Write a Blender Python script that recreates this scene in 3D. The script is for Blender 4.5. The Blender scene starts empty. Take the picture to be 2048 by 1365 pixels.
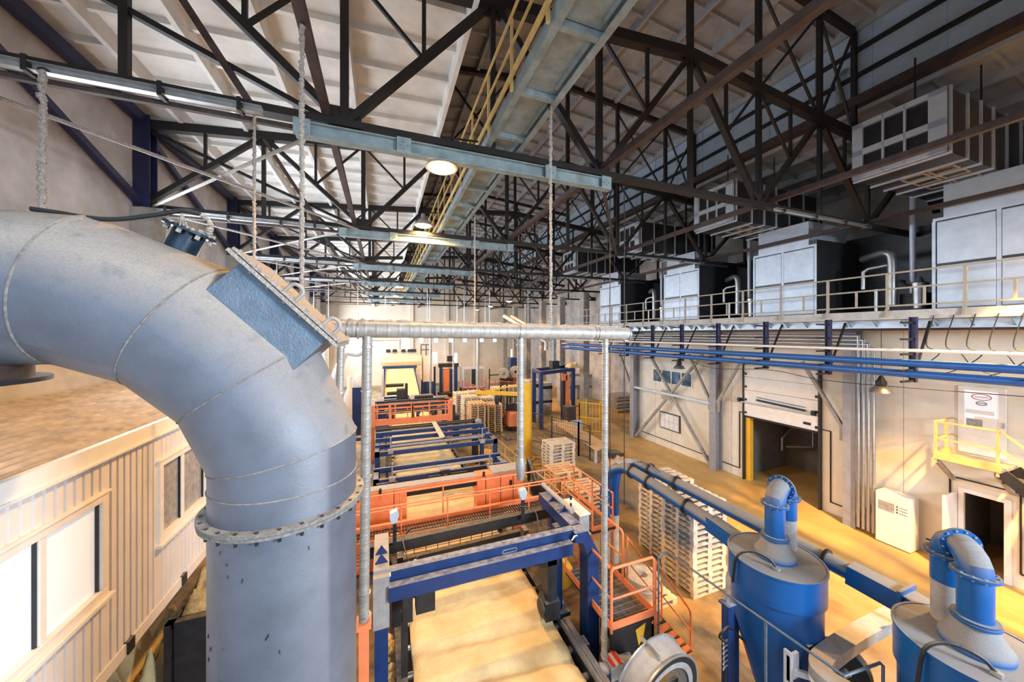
import bpy, math, random
from mathutils import Vector, Matrix, Quaternion
random.seed(7)
PI = math.pi
S = bpy.context.scene
COL = S.collection

# ------------------------------------------------------------------ camera
cam = bpy.data.cameras.new('camera')
cam.lens = 688 * 36.0 / 2048
cam.sensor_width = 36
cam.shift_y = -14.5 / 2048
cam.clip_start = 0.05
cam.clip_end = 300
camo = bpy.data.objects.new('camera', cam)
COL.objects.link(camo)
camo.location = (0, 0, 6.8)
camo.rotation_euler = (PI / 2, 0, -math.radians(20.6))
S.camera = camo

# ------------------------------------------------------------------ world, daylight, exposure
S.view_settings.view_transform = 'Standard'
S.view_settings.look = 'None'
S.view_settings.gamma = 1
S.view_settings.use_curve_mapping = False
S.view_settings.exposure = 0.45
S.cycles.use_denoising = True
S.cycles.max_bounces = 6
S.cycles.diffuse_bounces = 4
S.cycles.glossy_bounces = 3
S.cycles.sample_clamp_indirect = 6
W = bpy.data.worlds.new('daylight')
S.world = W
W.use_nodes = True
bg = W.node_tree.nodes['Background']
bg.inputs[0].default_value = (0.74, 0.87, 1.0, 1)
bg.inputs[1].default_value = 0.65


def area(name, loc, rot, sx, sy, e, c):
    l = bpy.data.lights.new(name, 'AREA')
    l.shape = 'RECTANGLE'
    l.size = sx
    l.size_y = sy
    l.energy = e
    l.color = c
    o = bpy.data.objects.new(name, l)
    COL.objects.link(o)
    o.location = loc
    o.rotation_euler = rot
    return o


# added cool fill light high behind the viewer, no window built there
area('gable_daylight', (-1.5, -7.5, 8.5), (math.radians(80), 0, 0), 9, 5, 300, (0.76, 0.88, 1.0))
# added cool light from behind right, throwing the duct's shadow on the cabin
area('gable_window_daylight', (8.5, -6.5, 8.2), (math.radians(84), 0, math.radians(25)), 2.6, 2.2, 1900, (0.84, 0.92, 1.0))
# added cool fill high along the left wall in the far bays, no window behind it
area('window_band_daylight', (-5.6, 22, 8.6), (0, math.radians(-98), 0), 2.6, 26, 1700, (0.84, 0.92, 1.0))
# added fill light to brighten the far half of the hall
area('far_daylight', (-5.6, 38, 6.5), (0, math.radians(-85), 0), 7, 16, 2400, (0.95, 0.97, 1.0))


def lamp_light(loc, e, ang=160, c=(1.0, 0.52, 0.14), r=0.16):
    l = bpy.data.lights.new('sodium_light', 'SPOT')
    l.energy = e
    l.color = c
    l.spot_size = math.radians(ang)
    l.spot_blend = 0.35
    l.shadow_soft_size = r
    o = bpy.data.objects.new('sodium_light', l)
    COL.objects.link(o)
    o.location = loc
    return o


# ------------------------------------------------------------------ materials
def new_mat(name):
    m = bpy.data.materials.new(name)
    m.use_nodes = True
    nt = m.node_tree
    b = nt.nodes['Principled BSDF']
    return m, nt, b


def N(nt, t, **kw):
    n = nt.nodes.new(t)
    for k, v in kw.items():
        setattr(n, k, v)
    return n


def ramp(nt, fac, p0, p1, c0=(0, 0, 0, 1), c1=(1, 1, 1, 1)):
    r = N(nt, 'ShaderNodeValToRGB')
    r.color_ramp.elements[0].position = p0
    r.color_ramp.elements[1].position = p1
    r.color_ramp.elements[0].color = c0
    r.color_ramp.elements[1].color = c1
    nt.links.new(fac, r.inputs[0])
    return r.outputs[0]


def mixc(nt, fac, a, b):
    m = N(nt, 'ShaderNodeMix', data_type='RGBA')
    if isinstance(fac, float):
        m.inputs[0].default_value = fac
    else:
        nt.links.new(fac, m.inputs[0])
    for i, c in ((6, a), (7, b)):
        if isinstance(c, tuple):
            m.inputs[i].default_value = (*c[:3], 1)
        else:
            nt.links.new(c, m.inputs[i])
    return m.outputs[2]


def noise(nt, scale, detail=4, vec=None, rough=0.6):
    n = N(nt, 'ShaderNodeTexNoise')
    n.inputs['Scale'].default_value = scale
    n.inputs['Detail'].default_value = detail
    n.inputs['Roughness'].default_value = rough
    if vec is None:
        g = N(nt, 'ShaderNodeNewGeometry')
        vec = g.outputs['Position']
    nt.links.new(vec, n.inputs['Vector'])
    return n.outputs[0]


def mat(name, c, rough=0.55, metal=0.0, var=0.25, scale=6.0, dust=0.0, dustc=(0.42, 0.41, 0.39), bump=0.0, bscale=40, dz=(0.35, 0.9), dn=(.25, .6), emit=None, es=0):
    m, nt, b = new_mat(name)
    col = mixc(nt, ramp(nt, noise(nt, scale), 0.35, 0.7), tuple(x * (1 - var) for x in c), tuple(min(1, x * (1 + var * 0.5)) for x in c))
    if dust > 0:
        g = N(nt, 'ShaderNodeNewGeometry')
        sx = N(nt, 'ShaderNodeSeparateXYZ')
        nt.links.new(g.outputs['Normal'], sx.inputs[0])
        up = ramp(nt, sx.outputs[2], dz[0], dz[1])
        ns = ramp(nt, noise(nt, 9, 6), *dn)
        mu = N(nt, 'ShaderNodeMath', operation='MULTIPLY')
        nt.links.new(up, mu.inputs[0])
        nt.links.new(ns, mu.inputs[1])
        ad = N(nt, 'ShaderNodeMath', operation='MULTIPLY')
        nt.links.new(mu.outputs[0], ad.inputs[0])
        ad.inputs[1].default_value = dust
        dc = mixc(nt, ramp(nt, noise(nt, 90, 3), 0.3, 0.7), tuple(x * .75 for x in dustc), dustc)
        col = mixc(nt, ad.outputs[0], col, dc)
        rg = N(nt, 'ShaderNodeMath', operation='MULTIPLY_ADD')
        nt.links.new(ad.outputs[0], rg.inputs[0])
        rg.inputs[1].default_value = 0.9 - rough
        rg.inputs[2].default_value = rough
        nt.links.new(rg.outputs[0], b.inputs['Roughness'])
        mt = N(nt, 'ShaderNodeMath', operation='MULTIPLY_ADD')
        nt.links.new(ad.outputs[0], mt.inputs[0])
        mt.inputs[1].default_value = -metal
        mt.inputs[2].default_value = metal
        nt.links.new(mt.outputs[0], b.inputs['Metallic'])
    else:
        b.inputs['Roughness'].default_value = rough
        b.inputs['Metallic'].default_value = metal
    nt.links.new(col, b.inputs['Base Color'])
    if bump:
        bp = N(nt, 'ShaderNodeBump')
        bp.inputs['Strength'].default_value = bump
        bp.inputs['Distance'].default_value = 0.02
        nt.links.new(noise(nt, bscale, 5), bp.inputs['Height'])
        nt.links.new(bp.outputs[0], b.inputs['Normal'])
    if emit:
        b.inputs['Emission Color'].default_value = (*emit, 1)
        b.inputs['Emission Strength'].default_value = es
    return m


M = {}
M['ceil'] = mat('whitewashed_concrete', (0.74, 0.73, 0.71), .9, var=.2, scale=1.2, bump=.2, bscale=8)
M['wall_l'] = mat('dusty_wall', (0.60, 0.58, 0.58), .9, var=.3, scale=1.0, bump=.25, bscale=12)
M['wall_r'] = mat('cream_panel', (0.74, 0.71, 0.63), .6, var=.08, scale=2)
M['wall_b'] = mat('end_wall_paint', (0.78, 0.70, 0.60), .8, var=.12, scale=.6)
M['blue_panel'] = mat('blue_grey_panel', (0.40, 0.52, 0.66), .6, var=.12, scale=2)
M['truss'] = mat('dark_steel', (0.013, 0.011, 0.012), .6, var=.4, scale=3, dust=.3, dustc=(.26, .24, .22))
M['strut'] = mat('brown_steel', (0.062, 0.042, 0.040), .7, var=.35, scale=5, dust=.8, dustc=(.36, .33, .31))
M['ltblue'] = mat('pale_blue_steel', (0.27, 0.36, 0.40), .55, var=.3, scale=4, dust=.6, dustc=(.5, .48, .45))
M['navycol'] = mat('navy_steel', (0.018, 0.022, 0.085), .5, var=.35, scale=3, dust=.3)
M['ceilgrey'] = mat('grey_ceiling_concrete', (0.33, 0.35, 0.38), .9, var=.2, scale=2, bump=.2, bscale=12)  # shade under the lantern and right roof put into a darker concrete
M['conc'] = mat('grey_concrete', (0.36, 0.34, 0.32), .9, var=.25, scale=3, bump=.2, bscale=20)
M['deckconc'] = mat('pale_deck_edge', (0.55, 0.53, 0.50), .85, var=.2, scale=4)
M['duct'] = mat('blue_grey_duct_paint', (0.145, 0.175, 0.235), .42, metal=.3, var=.2, scale=2.5, dust=1.0, dustc=(.36, .35, .34), bump=.12, bscale=55, dz=(-.05, .5), dn=(.1, .45))
M['ductblue'] = mat('hatch_paint', (0.13, 0.19, 0.27), .45, metal=.3, var=.2, scale=8, dust=.9, dustc=(.58, .53, .49), bump=.5, bscale=60)
M['seam'] = mat('weld_seam', (0.22, 0.22, 0.22), .8, var=.4, scale=40, dust=1, dustc=(.55, .53, .5))
M['nozzle'] = mat('dark_blue_nozzle', (0.015, 0.04, 0.075), .35, metal=.4, var=.6, scale=10)
M['fluff'] = mat('grey_lint', (0.50, 0.47, 0.44), 1, var=.45, scale=60, bump=.8, bscale=120)
M['rubber'] = mat('black_rubber', (0.015, 0.017, 0.02), .4, var=.3, scale=20, dust=.5)
M['cabin'] = mat('cabin_sheet', (0.74, 0.71, 0.70), .5, var=.06, scale=3)
M['cabinroof'] = mat('dusty_roof_sheet', (0.50, 0.43, 0.36), .85, var=.3, scale=4, bump=.3, bscale=30)
M['white'] = mat('white_paint', (0.80, 0.79, 0.77), .45, var=.06, scale=4)
M['upvc'] = mat('window_frame_white', (0.82, 0.78, 0.74), .4, var=.06, scale=6)
M['pane'] = mat('frosted_pane', (0.80, 0.84, 0.90), .25, var=.05, scale=1.5, emit=(.88, .94, 1.0), es=.24)  # slight glow added so the glass looks lit
M['panegrey'] = mat('dusty_pane', (0.36, 0.36, 0.37), .3, var=.3, scale=14)
M['spiral'] = mat('galvanised_duct', (0.40, 0.40, 0.39), .5, metal=.3, var=.25, scale=10, dust=1, dustc=(.50, .45, .40), dz=(.55, .95))
M['galv'] = mat('galvanised_steel', (0.52, 0.54, 0.56), .35, metal=.7, var=.2, scale=6)
M['silver'] = mat('bright_pipe_jacket', (0.42, 0.44, 0.47), .36, metal=.85, var=.1, scale=6)
M['yellowrail'] = mat('yellow_rail_paint', (0.72, 0.52, 0.20), .5, var=.2, scale=6, dust=.5)
M['yellow'] = mat('yellow_paint', (0.86, 0.50, 0.04), .45, var=.1, scale=3)
M['beige'] = mat('beige_rail_paint', (0.42, 0.36, 0.28), .55, var=.15, scale=6)
M['colgrey'] = mat('lavender_grey_steel', (0.30, 0.31, 0.36), .5, var=.15, scale=4)
M['railgrey'] = mat('grey_blue_pipe', (0.14, 0.19, 0.25), .4, metal=.3)
M['hvac'] = mat('bluish_sheet_metal', (0.58, 0.67, 0.80), .42, metal=.25, var=.12, scale=3)
M['hvacdark'] = mat('bare_sheet_metal', (0.075, 0.08, 0.09), .45, metal=.7, var=.2, scale=3)  # shade of the side faces put into a darker sheet colour
M['black'] = mat('black_paint', (0.012, 0.012, 0.014), .5, var=.4, scale=8)
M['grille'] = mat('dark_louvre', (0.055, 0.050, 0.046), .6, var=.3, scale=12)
M['bluepipe'] = mat('blue_pipe_paint', (0.015, 0.105, 0.36), .35, var=.12, scale=4, dust=.45, dustc=(.2, .24, .3), dz=(.6, 1))
M['machblue'] = mat('machine_blue', (0.009, 0.038, 0.15), .42, var=.2, scale=5, dust=.85, dustc=(.40, .42, .48), dz=(.7, .98))
M['machdark'] = mat('machine_black', (0.018, 0.020, 0.026), .5, var=.4, scale=6, dust=.5, dustc=(.30, .27, .22), dz=(.6, .95))
M['cycblue'] = mat('cyclone_blue', (0.003, 0.088, 0.32), .38, var=.12, scale=2.5, dust=1, dustc=(.235, .24, .25), dz=(.05, .42), dn=(.05, .38))
M['orange'] = mat('orange_paint', (0.90, 0.26, 0.105), .5, var=.1, scale=5, dust=.2, dustc=(.7, .5, .35))
M['wool'] = mat('mineral_wool', (0.86, 0.68, 0.37), 1, var=.16, scale=2.2, bump=.8, bscale=22)
M['wooldark'] = mat('waste_wool', (0.62, 0.40, 0.16), 1, var=.5, scale=5, bump=1, bscale=25)
M['wood'] = mat('pale_pallet_wood', (0.74, 0.63, 0.50), .8, var=.2, scale=5)
M['woodgrey'] = mat('weathered_pallet_wood', (0.52, 0.52, 0.53), .85, var=.3, scale=6)
M['woodorange'] = mat('fresh_pallet_wood', (0.74, 0.50, 0.28), .8, var=.2, scale=5)  # wood with the orange lamp light put into its colour
M['lidgrey'] = mat('dusty_grey_sheet', (0.36, 0.36, 0.37), .6, metal=.2, var=.25, scale=5, dust=.8, dustc=(.47, .46, .45))
M['glassblue'] = mat('blue_window_glass', (0.10, 0.20, 0.33), .08, var=.7, scale=3)
M['red'] = mat('red_paint', (0.5, 0.03, 0.03), .5)
M['meshred'] = mat('red_fence_paint', (0.55, 0.14, 0.10), .6)
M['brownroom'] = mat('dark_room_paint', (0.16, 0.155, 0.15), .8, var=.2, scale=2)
M['lampglow'] = mat('lamp_glow', (1, .7, .4), .5, emit=(1.0, 0.62, 0.25), es=60)
M['skyglow'] = mat('daylit_glass', (.9, .95, 1), .2, emit=(0.93, 0.97, 1.0), es=2.6)
M['stackfilm'] = mat('wrapped_goods', (0.62, 0.60, 0.57), .3, var=.35, scale=3)
M['roll'] = mat('foil_roll', (0.56, 0.57, 0.58), .3, metal=.5, var=.2, scale=5)


def floor_mat():
    m, nt, b = new_mat('worn_concrete_floor')
    g = N(nt, 'ShaderNodeNewGeometry')
    mp = N(nt, 'ShaderNodeMapping')
    mp.inputs['Scale'].default_value = (1.0, .5, 1)
    nt.links.new(g.outputs['Position'], mp.inputs[0])
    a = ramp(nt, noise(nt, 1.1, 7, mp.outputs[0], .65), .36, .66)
    c = mixc(nt, a, (0.50, 0.315, 0.11), (0.66, 0.44, 0.17))  # orange of the sodium light put into the concrete colour
    sx = N(nt, 'ShaderNodeSeparateXYZ')
    nt.links.new(g.outputs['Position'], sx.inputs[0])
    # dirty traffic lane between the machine line and the wall
    mr = N(nt, 'ShaderNodeMapRange')
    nt.links.new(sx.outputs[0], mr.inputs[0])
    mr.inputs[1].default_value = 9.0
    mr.inputs[2].default_value = 12.5
    mr.inputs[3].default_value = 1.0
    mr.inputs[4].default_value = 0.0
    st = ramp(nt, noise(nt, .8, 8, mp.outputs[0], .7), .40, .60)
    mu = N(nt, 'ShaderNodeMath', operation='MULTIPLY')
    nt.links.new(mr.outputs[0], mu.inputs[0])
    nt.links.new(st, mu.inputs[1])
    lane = mixc(nt, st, (0.215, 0.185, 0.155), (0.06, 0.054, 0.05))
    mr2 = N(nt, 'ShaderNodeMath', operation='MULTIPLY')
    nt.links.new(mr.outputs[0], mr2.inputs[0])
    nt.links.new(ramp(nt, noise(nt, .35, 4), .3, .55), mr2.inputs[1])
    c = mixc(nt, mr2.outputs[0], c, lane)
    nt.links.new(c, b.inputs['Base Color'])
    nt.links.new(ramp(nt, noise(nt, 2.5, 5), .3, .7, (.35, .35, .35, 1), (.7, .7, .7, 1)), b.inputs['Roughness'])
    return m


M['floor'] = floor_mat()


def spiral_seam_bump(m, axis, pitch):
    """fine raised lock-seams round a spiral duct, as its own surface relief"""
    nt = m.node_tree
    b = nt.nodes['Principled BSDF']
    g = N(nt, 'ShaderNodeNewGeometry')
    w = N(nt, 'ShaderNodeTexWave', bands_direction=axis)
    w.inputs['Scale'].default_value = 1 / pitch / 3.2
    nt.links.new(g.outputs['Position'], w.inputs['Vector'])
    bp = N(nt, 'ShaderNodeBump')
    bp.inputs['Strength'].default_value = .45
    bp.inputs['Distance'].default_value = .006
    nt.links.new(ramp(nt, w.outputs[1], .8, 1), bp.inputs['Height'])
    nt.links.new(bp.outputs[0], b.inputs['Normal'])


M['spiralv'] = M['spiral'].copy()
M['spiralv'].name = 'galvanised_branch'
spiral_seam_bump(M['spiral'], 'X', .14)
spiral_seam_bump(M['spiralv'], 'Z', .10)

# ------------------------------------------------------------------ geometry helpers
OFF = {}


def V(*a):
    return Vector(a)


class MB:
    def __init__(self):
        self.v = []
        self.f = []

    def add(self, vs, fs):
        n = len(self.v)
        self.v += [tuple(x) for x in vs]
        self.f += [tuple(i + n for i in f) for f in fs]
        return self

    def box(self, x0, y0, z0, x1, y1, z1):
        if x0 > x1: x0, x1 = x1, x0
        if y0 > y1: y0, y1 = y1, y0
        if z0 > z1: z0, z1 = z1, z0
        return self.add([(x0, y0, z0), (x1, y0, z0), (x1, y1, z0), (x0, y1, z0), (x0, y0, z1), (x1, y0, z1), (x1, y1, z1), (x0, y1, z1)],
                        [(3, 2, 1, 0), (4, 5, 6, 7), (0, 1, 5, 4), (1, 2, 6, 5), (2, 3, 7, 6), (3, 0, 4, 7)])

    def frame(self, p, q, up=(0, 0, 1)):
        p, q = Vector(p), Vector(q)
        d = (q - p).normalized()
        up = Vector(up)
        if abs(d.dot(up)) > .98:
            up = Vector((0, 1, 0)) if abs(d.y) < .9 else Vector((1, 0, 0))
        s = d.cross(up).normalized()
        return p, q, d, s, s.cross(d).normalized()

    def prism(self, p, q, prof, up=(0, 0, 1)):
        """extrude a 2D profile [(side, up)] from p to q"""
        p, q, d, s, u = self.frame(p, q, up)
        n = len(prof)
        vs = [p + s * a + u * b for a, b in prof] + [q + s * a + u * b for a, b in prof]
        fs = [tuple(range(n))[::-1], tuple(range(n, 2 * n))]
        fs += [(i, (i + 1) % n, n + (i + 1) % n, n + i) for i in range(n)]
        fs = [tuple(reversed(f)) for f in fs]
        return self.add(vs, fs)

    def bar(self, p, q, w, h=None, up=(0, 0, 1)):
        h = h or w
        return self.prism(p, q, [(-w / 2, -h / 2), (w / 2, -h / 2), (w / 2, h / 2), (-w / 2, h / 2)], up)

    def ibeam(self, p, q, w, h, t=.02, up=(0, 0, 1)):
        a, b = w / 2, h / 2
        return self.prism(p, q, [(-a, -b), (a, -b), (a, -b + t), (t / 2, -b + t), (t / 2, b - t), (a, b - t), (a, b), (-a, b), (-a, b - t), (-t / 2, b - t), (-t / 2, -b + t), (-a, -b + t)], up)

    def chan(self, p, q, w, h, t=.012, side=1, up=(0, 0, 1)):
        a, b = w * side, h / 2
        return self.prism(p, q, [(0, -b), (a, -b), (a, -b + t), (t * side, -b + t), (t * side, b - t), (a, b - t), (a, b), (0, b)], up)

    def tube(self, pts, r, seg=10, cap=True):
        pts = [Vector(p) for p in pts]
        n = len(pts)
        rs = r if isinstance(r, (list, tuple)) else [r] * n
        dirs = [(pts[i + 1] - pts[i]).normalized() for i in range(n - 1)]
        d = dirs[0]
        up = Vector((0, 0, 1)) if abs(d.z) < .9 else Vector((0, 1, 0))
        a = d.cross(up).normalized()
        b = a.cross(d).normalized()
        vs = []
        for i in range(n):
            if i == 0:
                bis = dirs[0]
                din = dirs[0]
            elif i == n - 1:
                bis = dirs[-1]
                din = dirs[-1]
            else:
                din = dirs[i - 1]
                bis = (dirs[i - 1] + dirs[i])
                bis = bis.normalized() if bis.length > 1e-6 else din
            for k in range(seg):
                t = 2 * PI * k / seg
                o = (a * math.cos(t) + b * math.sin(t)) * rs[i]
                den = bis.dot(din)
                s = -(o.dot(bis)) / den if abs(den) > .2 else 0
                vs.append(pts[i] + o + din * s)
            if 0 < i < n - 1:
                qn = dirs[i - 1].rotation_difference(dirs[i])
                a = qn @ a
                b = qn @ b
        fs = []
        for i in range(n - 1):
            for k in range(seg):
                k2 = (k + 1) % seg
                fs.append((i * seg + k, (i + 1) * seg + k, (i + 1) * seg + k2, i * seg + k2))
        if cap:
            fs.append(tuple(range(seg)))
            fs.append(tuple((n - 1) * seg + k for k in range(seg))[::-1])
        return self.add(vs, fs)

    def cyl(self, p, q, r, seg=16, r2=None):
        return self.tube([p, q], [r, r if r2 is None else r2], seg)

    def lathe(self, c, prof, seg=40, axis=(0, 0, 1), close=False):
        """revolve [(radius, height)] about axis through c"""
        c = Vector(c)
        ax = Vector(axis).normalized()
        ref = Vector((1, 0, 0)) if abs(ax.x) < .9 else Vector((0, 1, 0))
        a = ax.cross(ref).normalized()
        b = ax.cross(a)
        vs = []
        for r, h in prof:
            for k in range(seg):
                t = 2 * PI * k / seg
                vs.append(c + ax * h + (a * math.cos(t) + b * math.sin(t)) * r)
        n = len(prof)
        fs = []
        for i in range(n if close else n - 1):
            j = (i + 1) % n
            for k in range(seg):
                k2 = (k + 1) % seg
                fs.append((i * seg + k, i * seg + k2, j * seg + k2, j * seg + k))
        if not close:
            if prof[0][0] > 1e-5:
                fs.append(tuple(range(seg))[::-1])
            if prof[-1][0] > 1e-5:
                fs.append(tuple((n - 1) * seg + k for k in range(seg)))
        return self.add(vs, fs)

    def ring(self, c, axis, r0, r1, h, seg=40):
        return self.lathe(c, [(r0, -h / 2), (r1, -h / 2), (r1, h / 2), (r0, h / 2)], seg, axis, True)

    def bolts(self, c, axis, r, n, br=.015, h=.05, seg=6):
        c = Vector(c)
        ax = Vector(axis).normalized()
        ref = Vector((1, 0, 0)) if abs(ax.x) < .9 else Vector((0, 1, 0))
        a = ax.cross(ref).normalized()
        b = ax.cross(a)
        for k in range(n):
            t = 2 * PI * k / n
            p = c + (a * math.cos(t) + b * math.sin(t)) * r
            self.cyl(p - ax * h / 2, p + ax * h / 2, br, seg)
        return self

    def poly(self, pts, ext):
        """extrude planar polygon by vector ext"""
        e = Vector(ext)
        n = len(pts)
        vs = [Vector(p) for p in pts] + [Vector(p) + e for p in pts]
        fs = [tuple(range(n))[::-1], tuple(range(n, 2 * n))] + [(i, (i + 1) % n, n + (i + 1) % n, n + i) for i in range(n)]
        return self.add(vs, fs)

    def build(self, name, m, parent=None, smooth=None, bevel=0, label=None):
        me = bpy.data.meshes.new(name)
        vs = [Vector(v) for v in self.v]
        if parent is None:
            xs = [v.x for v in vs]; ys = [v.y for v in vs]; zs = [v.z for v in vs]
            off = Vector(((min(xs) + max(xs)) / 2, (min(ys) + max(ys)) / 2, min(zs)))
        else:
            off = OFF[parent.name]
        me.from_pydata([v - off for v in vs], [], self.f)
        me.validate()
        me.materials.append(m if not isinstance(m, str) else M[m])
        import bmesh
        bm = bmesh.new()
        bm.from_mesh(me)
        bmesh.ops.recalc_face_normals(bm, faces=bm.faces)
        bm.to_mesh(me)
        bm.free()
        if smooth:
            me.polygons.foreach_set('use_smooth', [True] * len(me.polygons))
            me.set_sharp_from_angle(angle=math.radians(smooth))
        o = bpy.data.objects.new(name, me)
        COL.objects.link(o)
        if parent is None:
            o.location = off
        else:
            o.parent = parent
        OFF[o.name] = off
        if bevel:
            md = o.modifiers.new('edge', 'BEVEL')
            md.width = bevel
            md.segments = 2
            md.limit_method = 'ANGLE'
        if label:
            o['label'] = label
        return o


def tag(o, label, cat, group=None, kind=None):
    o['label'] = label
    o['category'] = cat
    if group: o['group'] = group
    if kind: o['kind'] = kind
    return o


def thing(name, label, cat, loc, group=None):
    o = bpy.data.objects.new(name, None)
    COL.objects.link(o)
    o.location = loc
    o.empty_display_size = .2
    OFF[o.name] = Vector(loc)
    return tag(o, label, cat, group)


def struct(name, mb, m, **k):
    o = mb.build(name, m, **k)
    o['kind'] = 'structure'
    return o


def copy_tree(o, parent=None, delta=None):
    c = o.copy()
    COL.objects.link(c)
    if parent is not None:
        c.parent = parent
    if delta is not None:
        c.location = Vector(o.location) + Vector(delta)
    OFF[c.name] = OFF.get(o.name, Vector()) + (Vector(delta) if delta is not None else Vector())
    for ch in list(o.children):
        copy_tree(ch, c)
    return c


ORD = ['first', 'second', 'third', 'fourth', 'fifth', 'sixth', 'seventh', 'eighth', 'ninth', 'tenth', 'eleventh', 'twelfth', 'thirteenth', 'fourteenth', 'fifteenth', 'sixteenth', 'seventeenth', 'eighteenth']

def smoothpts(pts, n=6):
    """Catmull-Rom through control points"""
    P = [Vector(p) for p in pts]
    P = [P[0] * 2 - P[1]] + P + [P[-1] * 2 - P[-2]]
    out = []
    for i in range(1, len(P) - 2):
        for k in range(n):
            t = k / n
            a, b, c, d = P[i - 1], P[i], P[i + 1], P[i + 2]
            out.append(.5 * ((2 * b) + (c - a) * t + (2 * a - 5 * b + 4 * c - d) * t * t + (3 * b - a - 3 * c + d) * t ** 3))
    out.append(P[-2])
    return out

# ================================================================== SETTING
XL, XR, YB, Y0 = -6.3, 20.7, 48.5, -1.5
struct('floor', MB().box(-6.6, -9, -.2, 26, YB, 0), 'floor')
b = MB().box(XL - .3, Y0, 0, XL, YB, 13.3)
struct('wall_left', b, 'wall_l')
b = MB()
for z in (6.9, 8.6):
    b.box(XL, Y0, z, XL + .09, YB, z + .09)
struct('trim_1', b, 'conc')
# end wall with window openings left out of the masonry
WINS = [(x, 5.55, .62, .95) for x in (4.6, 6.6, 8.7, 10.7, 13.2, 15.2)] + [(6.4, 2.6, .75, 1.7), (9.2, 2.4, .75, 1.7), (1.9, 4.3, 1.6, 2.3), (-3.6, 2.6, 1.0, 1.8), (-2.2, 5.2, .8, 1.7), (16.7, 3.7, .7, 1.0), (18.0, 3.2, .9, 1.3), (16.7, 1.6, .7, 1.2)]
b = MB()
xs = sorted(set([-6.3, 26.0] + [v for x, z, w, h in WINS for v in (x, x + w)]))
for i in range(len(xs) - 1):
    xm = (xs[i] + xs[i + 1]) / 2
    zs = [0]
    for x, z, w, h in sorted(WINS, key=lambda q: q[1]):
        if x < xm < x + w:
            zs += [z, z + h]
    zs.append(18)
    for k in range(0, len(zs), 2):
        if zs[k + 1] - zs[k] > .01:
            b.box(xs[i], YB, zs[k], xs[i + 1], YB + .3, zs[k + 1])
struct('wall_back', b, 'wall_b')
for i, (x, z, w, h) in enumerate(WINS):
    f = MB()
    for a in ((x, z, x + w, z + .06), (x, z + h - .06, x + w, z + h), (x, z + .06, x + .06, z + h - .06), (x + w - .06, z + .06, x + w, z + h - .06), (x + w / 2 - .02, z + .06, x + w / 2 + .02, z + h - .06)):
        f.box(a[0], YB + .05, a[1], a[2], YB + .13, a[3])
    o = struct('window_%d' % (i + 1), f, 'white')
    MB().box(x + .02, YB + .14, z + .02, x + w - .02, YB + .16, z + h - .02).build('pane', 'skyglow', o)
b = MB()
for x in (3.4, 8.2, 12.4):
    b.box(x, YB - .25, 0, x + .5, YB, 13)
struct('trim_2', b, 'wall_b')
# outer wall beyond the mezzanine and the far side room
struct('wall_outer', MB().box(XR, Y0, 0, XR + .3, YB, 14.3), 'wall_l')


def roof(name, pts, ribs, y0=Y0, y1=YB, step=1.0, rd=.26, cd=.12, m='ceil'):
    b = MB()
    for (xa, za), (xb, zb) in zip(pts[:-1], pts[1:]):
        b.poly([(xa, y0, za), (xb, y0, zb), (xb, y0, zb + .15), (xa, y0, za + .15)], (0, y1 - y0, 0))
        zz = lambda x: za + (zb - za) * (x - xa) / (xb - xa)
        for x in ribs:
            if xa <= x <= xb:
                b.poly([(x - .05, y0, zz(x) - rd), (x + .05, y0, zz(x) - rd), (x + .09, y0, zz(x) + .02), (x - .09, y0, zz(x) + .02)], (0, y1 - y0, 0))
        y = y0 + .4
        while y < y1:
            b.poly([(xa, y - .03, za - cd), (xb, y - .03, zb - cd), (xb, y - .05, zb + .02), (xa, y - .05, za + .02)], (0, .09, 0))
            y += step
    return struct(name, b, m)


roof('ceiling', [(XL, 13.0), (1.75, 13.42)], [-5.3, -3.78, -2.3, -.72, 1.66], rd=.34)
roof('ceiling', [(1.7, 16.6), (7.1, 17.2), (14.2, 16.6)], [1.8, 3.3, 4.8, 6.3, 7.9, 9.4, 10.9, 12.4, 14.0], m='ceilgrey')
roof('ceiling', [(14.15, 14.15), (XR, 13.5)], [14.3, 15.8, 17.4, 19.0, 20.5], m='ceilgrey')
struct('wall_clerestory_left', MB().box(1.62, Y0, 13.42, 1.74, YB, 16.7), 'strut')
b = MB()
y = Y0
while y < YB:
    b.box(14.1, y + .012, 14.3, 14.2, min(y + 1.5, YB) - .012, 16.62)
    y += 1.5
struct('wall_clerestory_right', b, 'blue_panel')
b = MB()
for z in (14.95, 15.75, 16.5):
    b.bar((14.02, Y0, z), (14.02, YB, z), .1, .12)
struct('trim_3', b, 'truss')
b = MB().box(13.9, Y0, 14.0, 14.3, YB, 14.28)
struct('trim_4', b, 'strut')

struct('wall_gable', MB().box(2.6, Y0 - .2, 8.8, XR, Y0, 17.3).box(XL, Y0 - .2, 10.0, 2.6, Y0, 13.4), 'wall_l')  # unseen upper gable, shaped to keep rear light off the roof
# ------------------------------------------------------------------ roof trusses
BN = [-6.2, -.6, 4.45, 9.57, 14.75, 20.4]
TN = [-3.37, 2.0, 7.1, 12.24, 17.5]
ZB = 10.3


def ztop(x):
    return 13.68 - abs(x - 7.1) * .086


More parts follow.
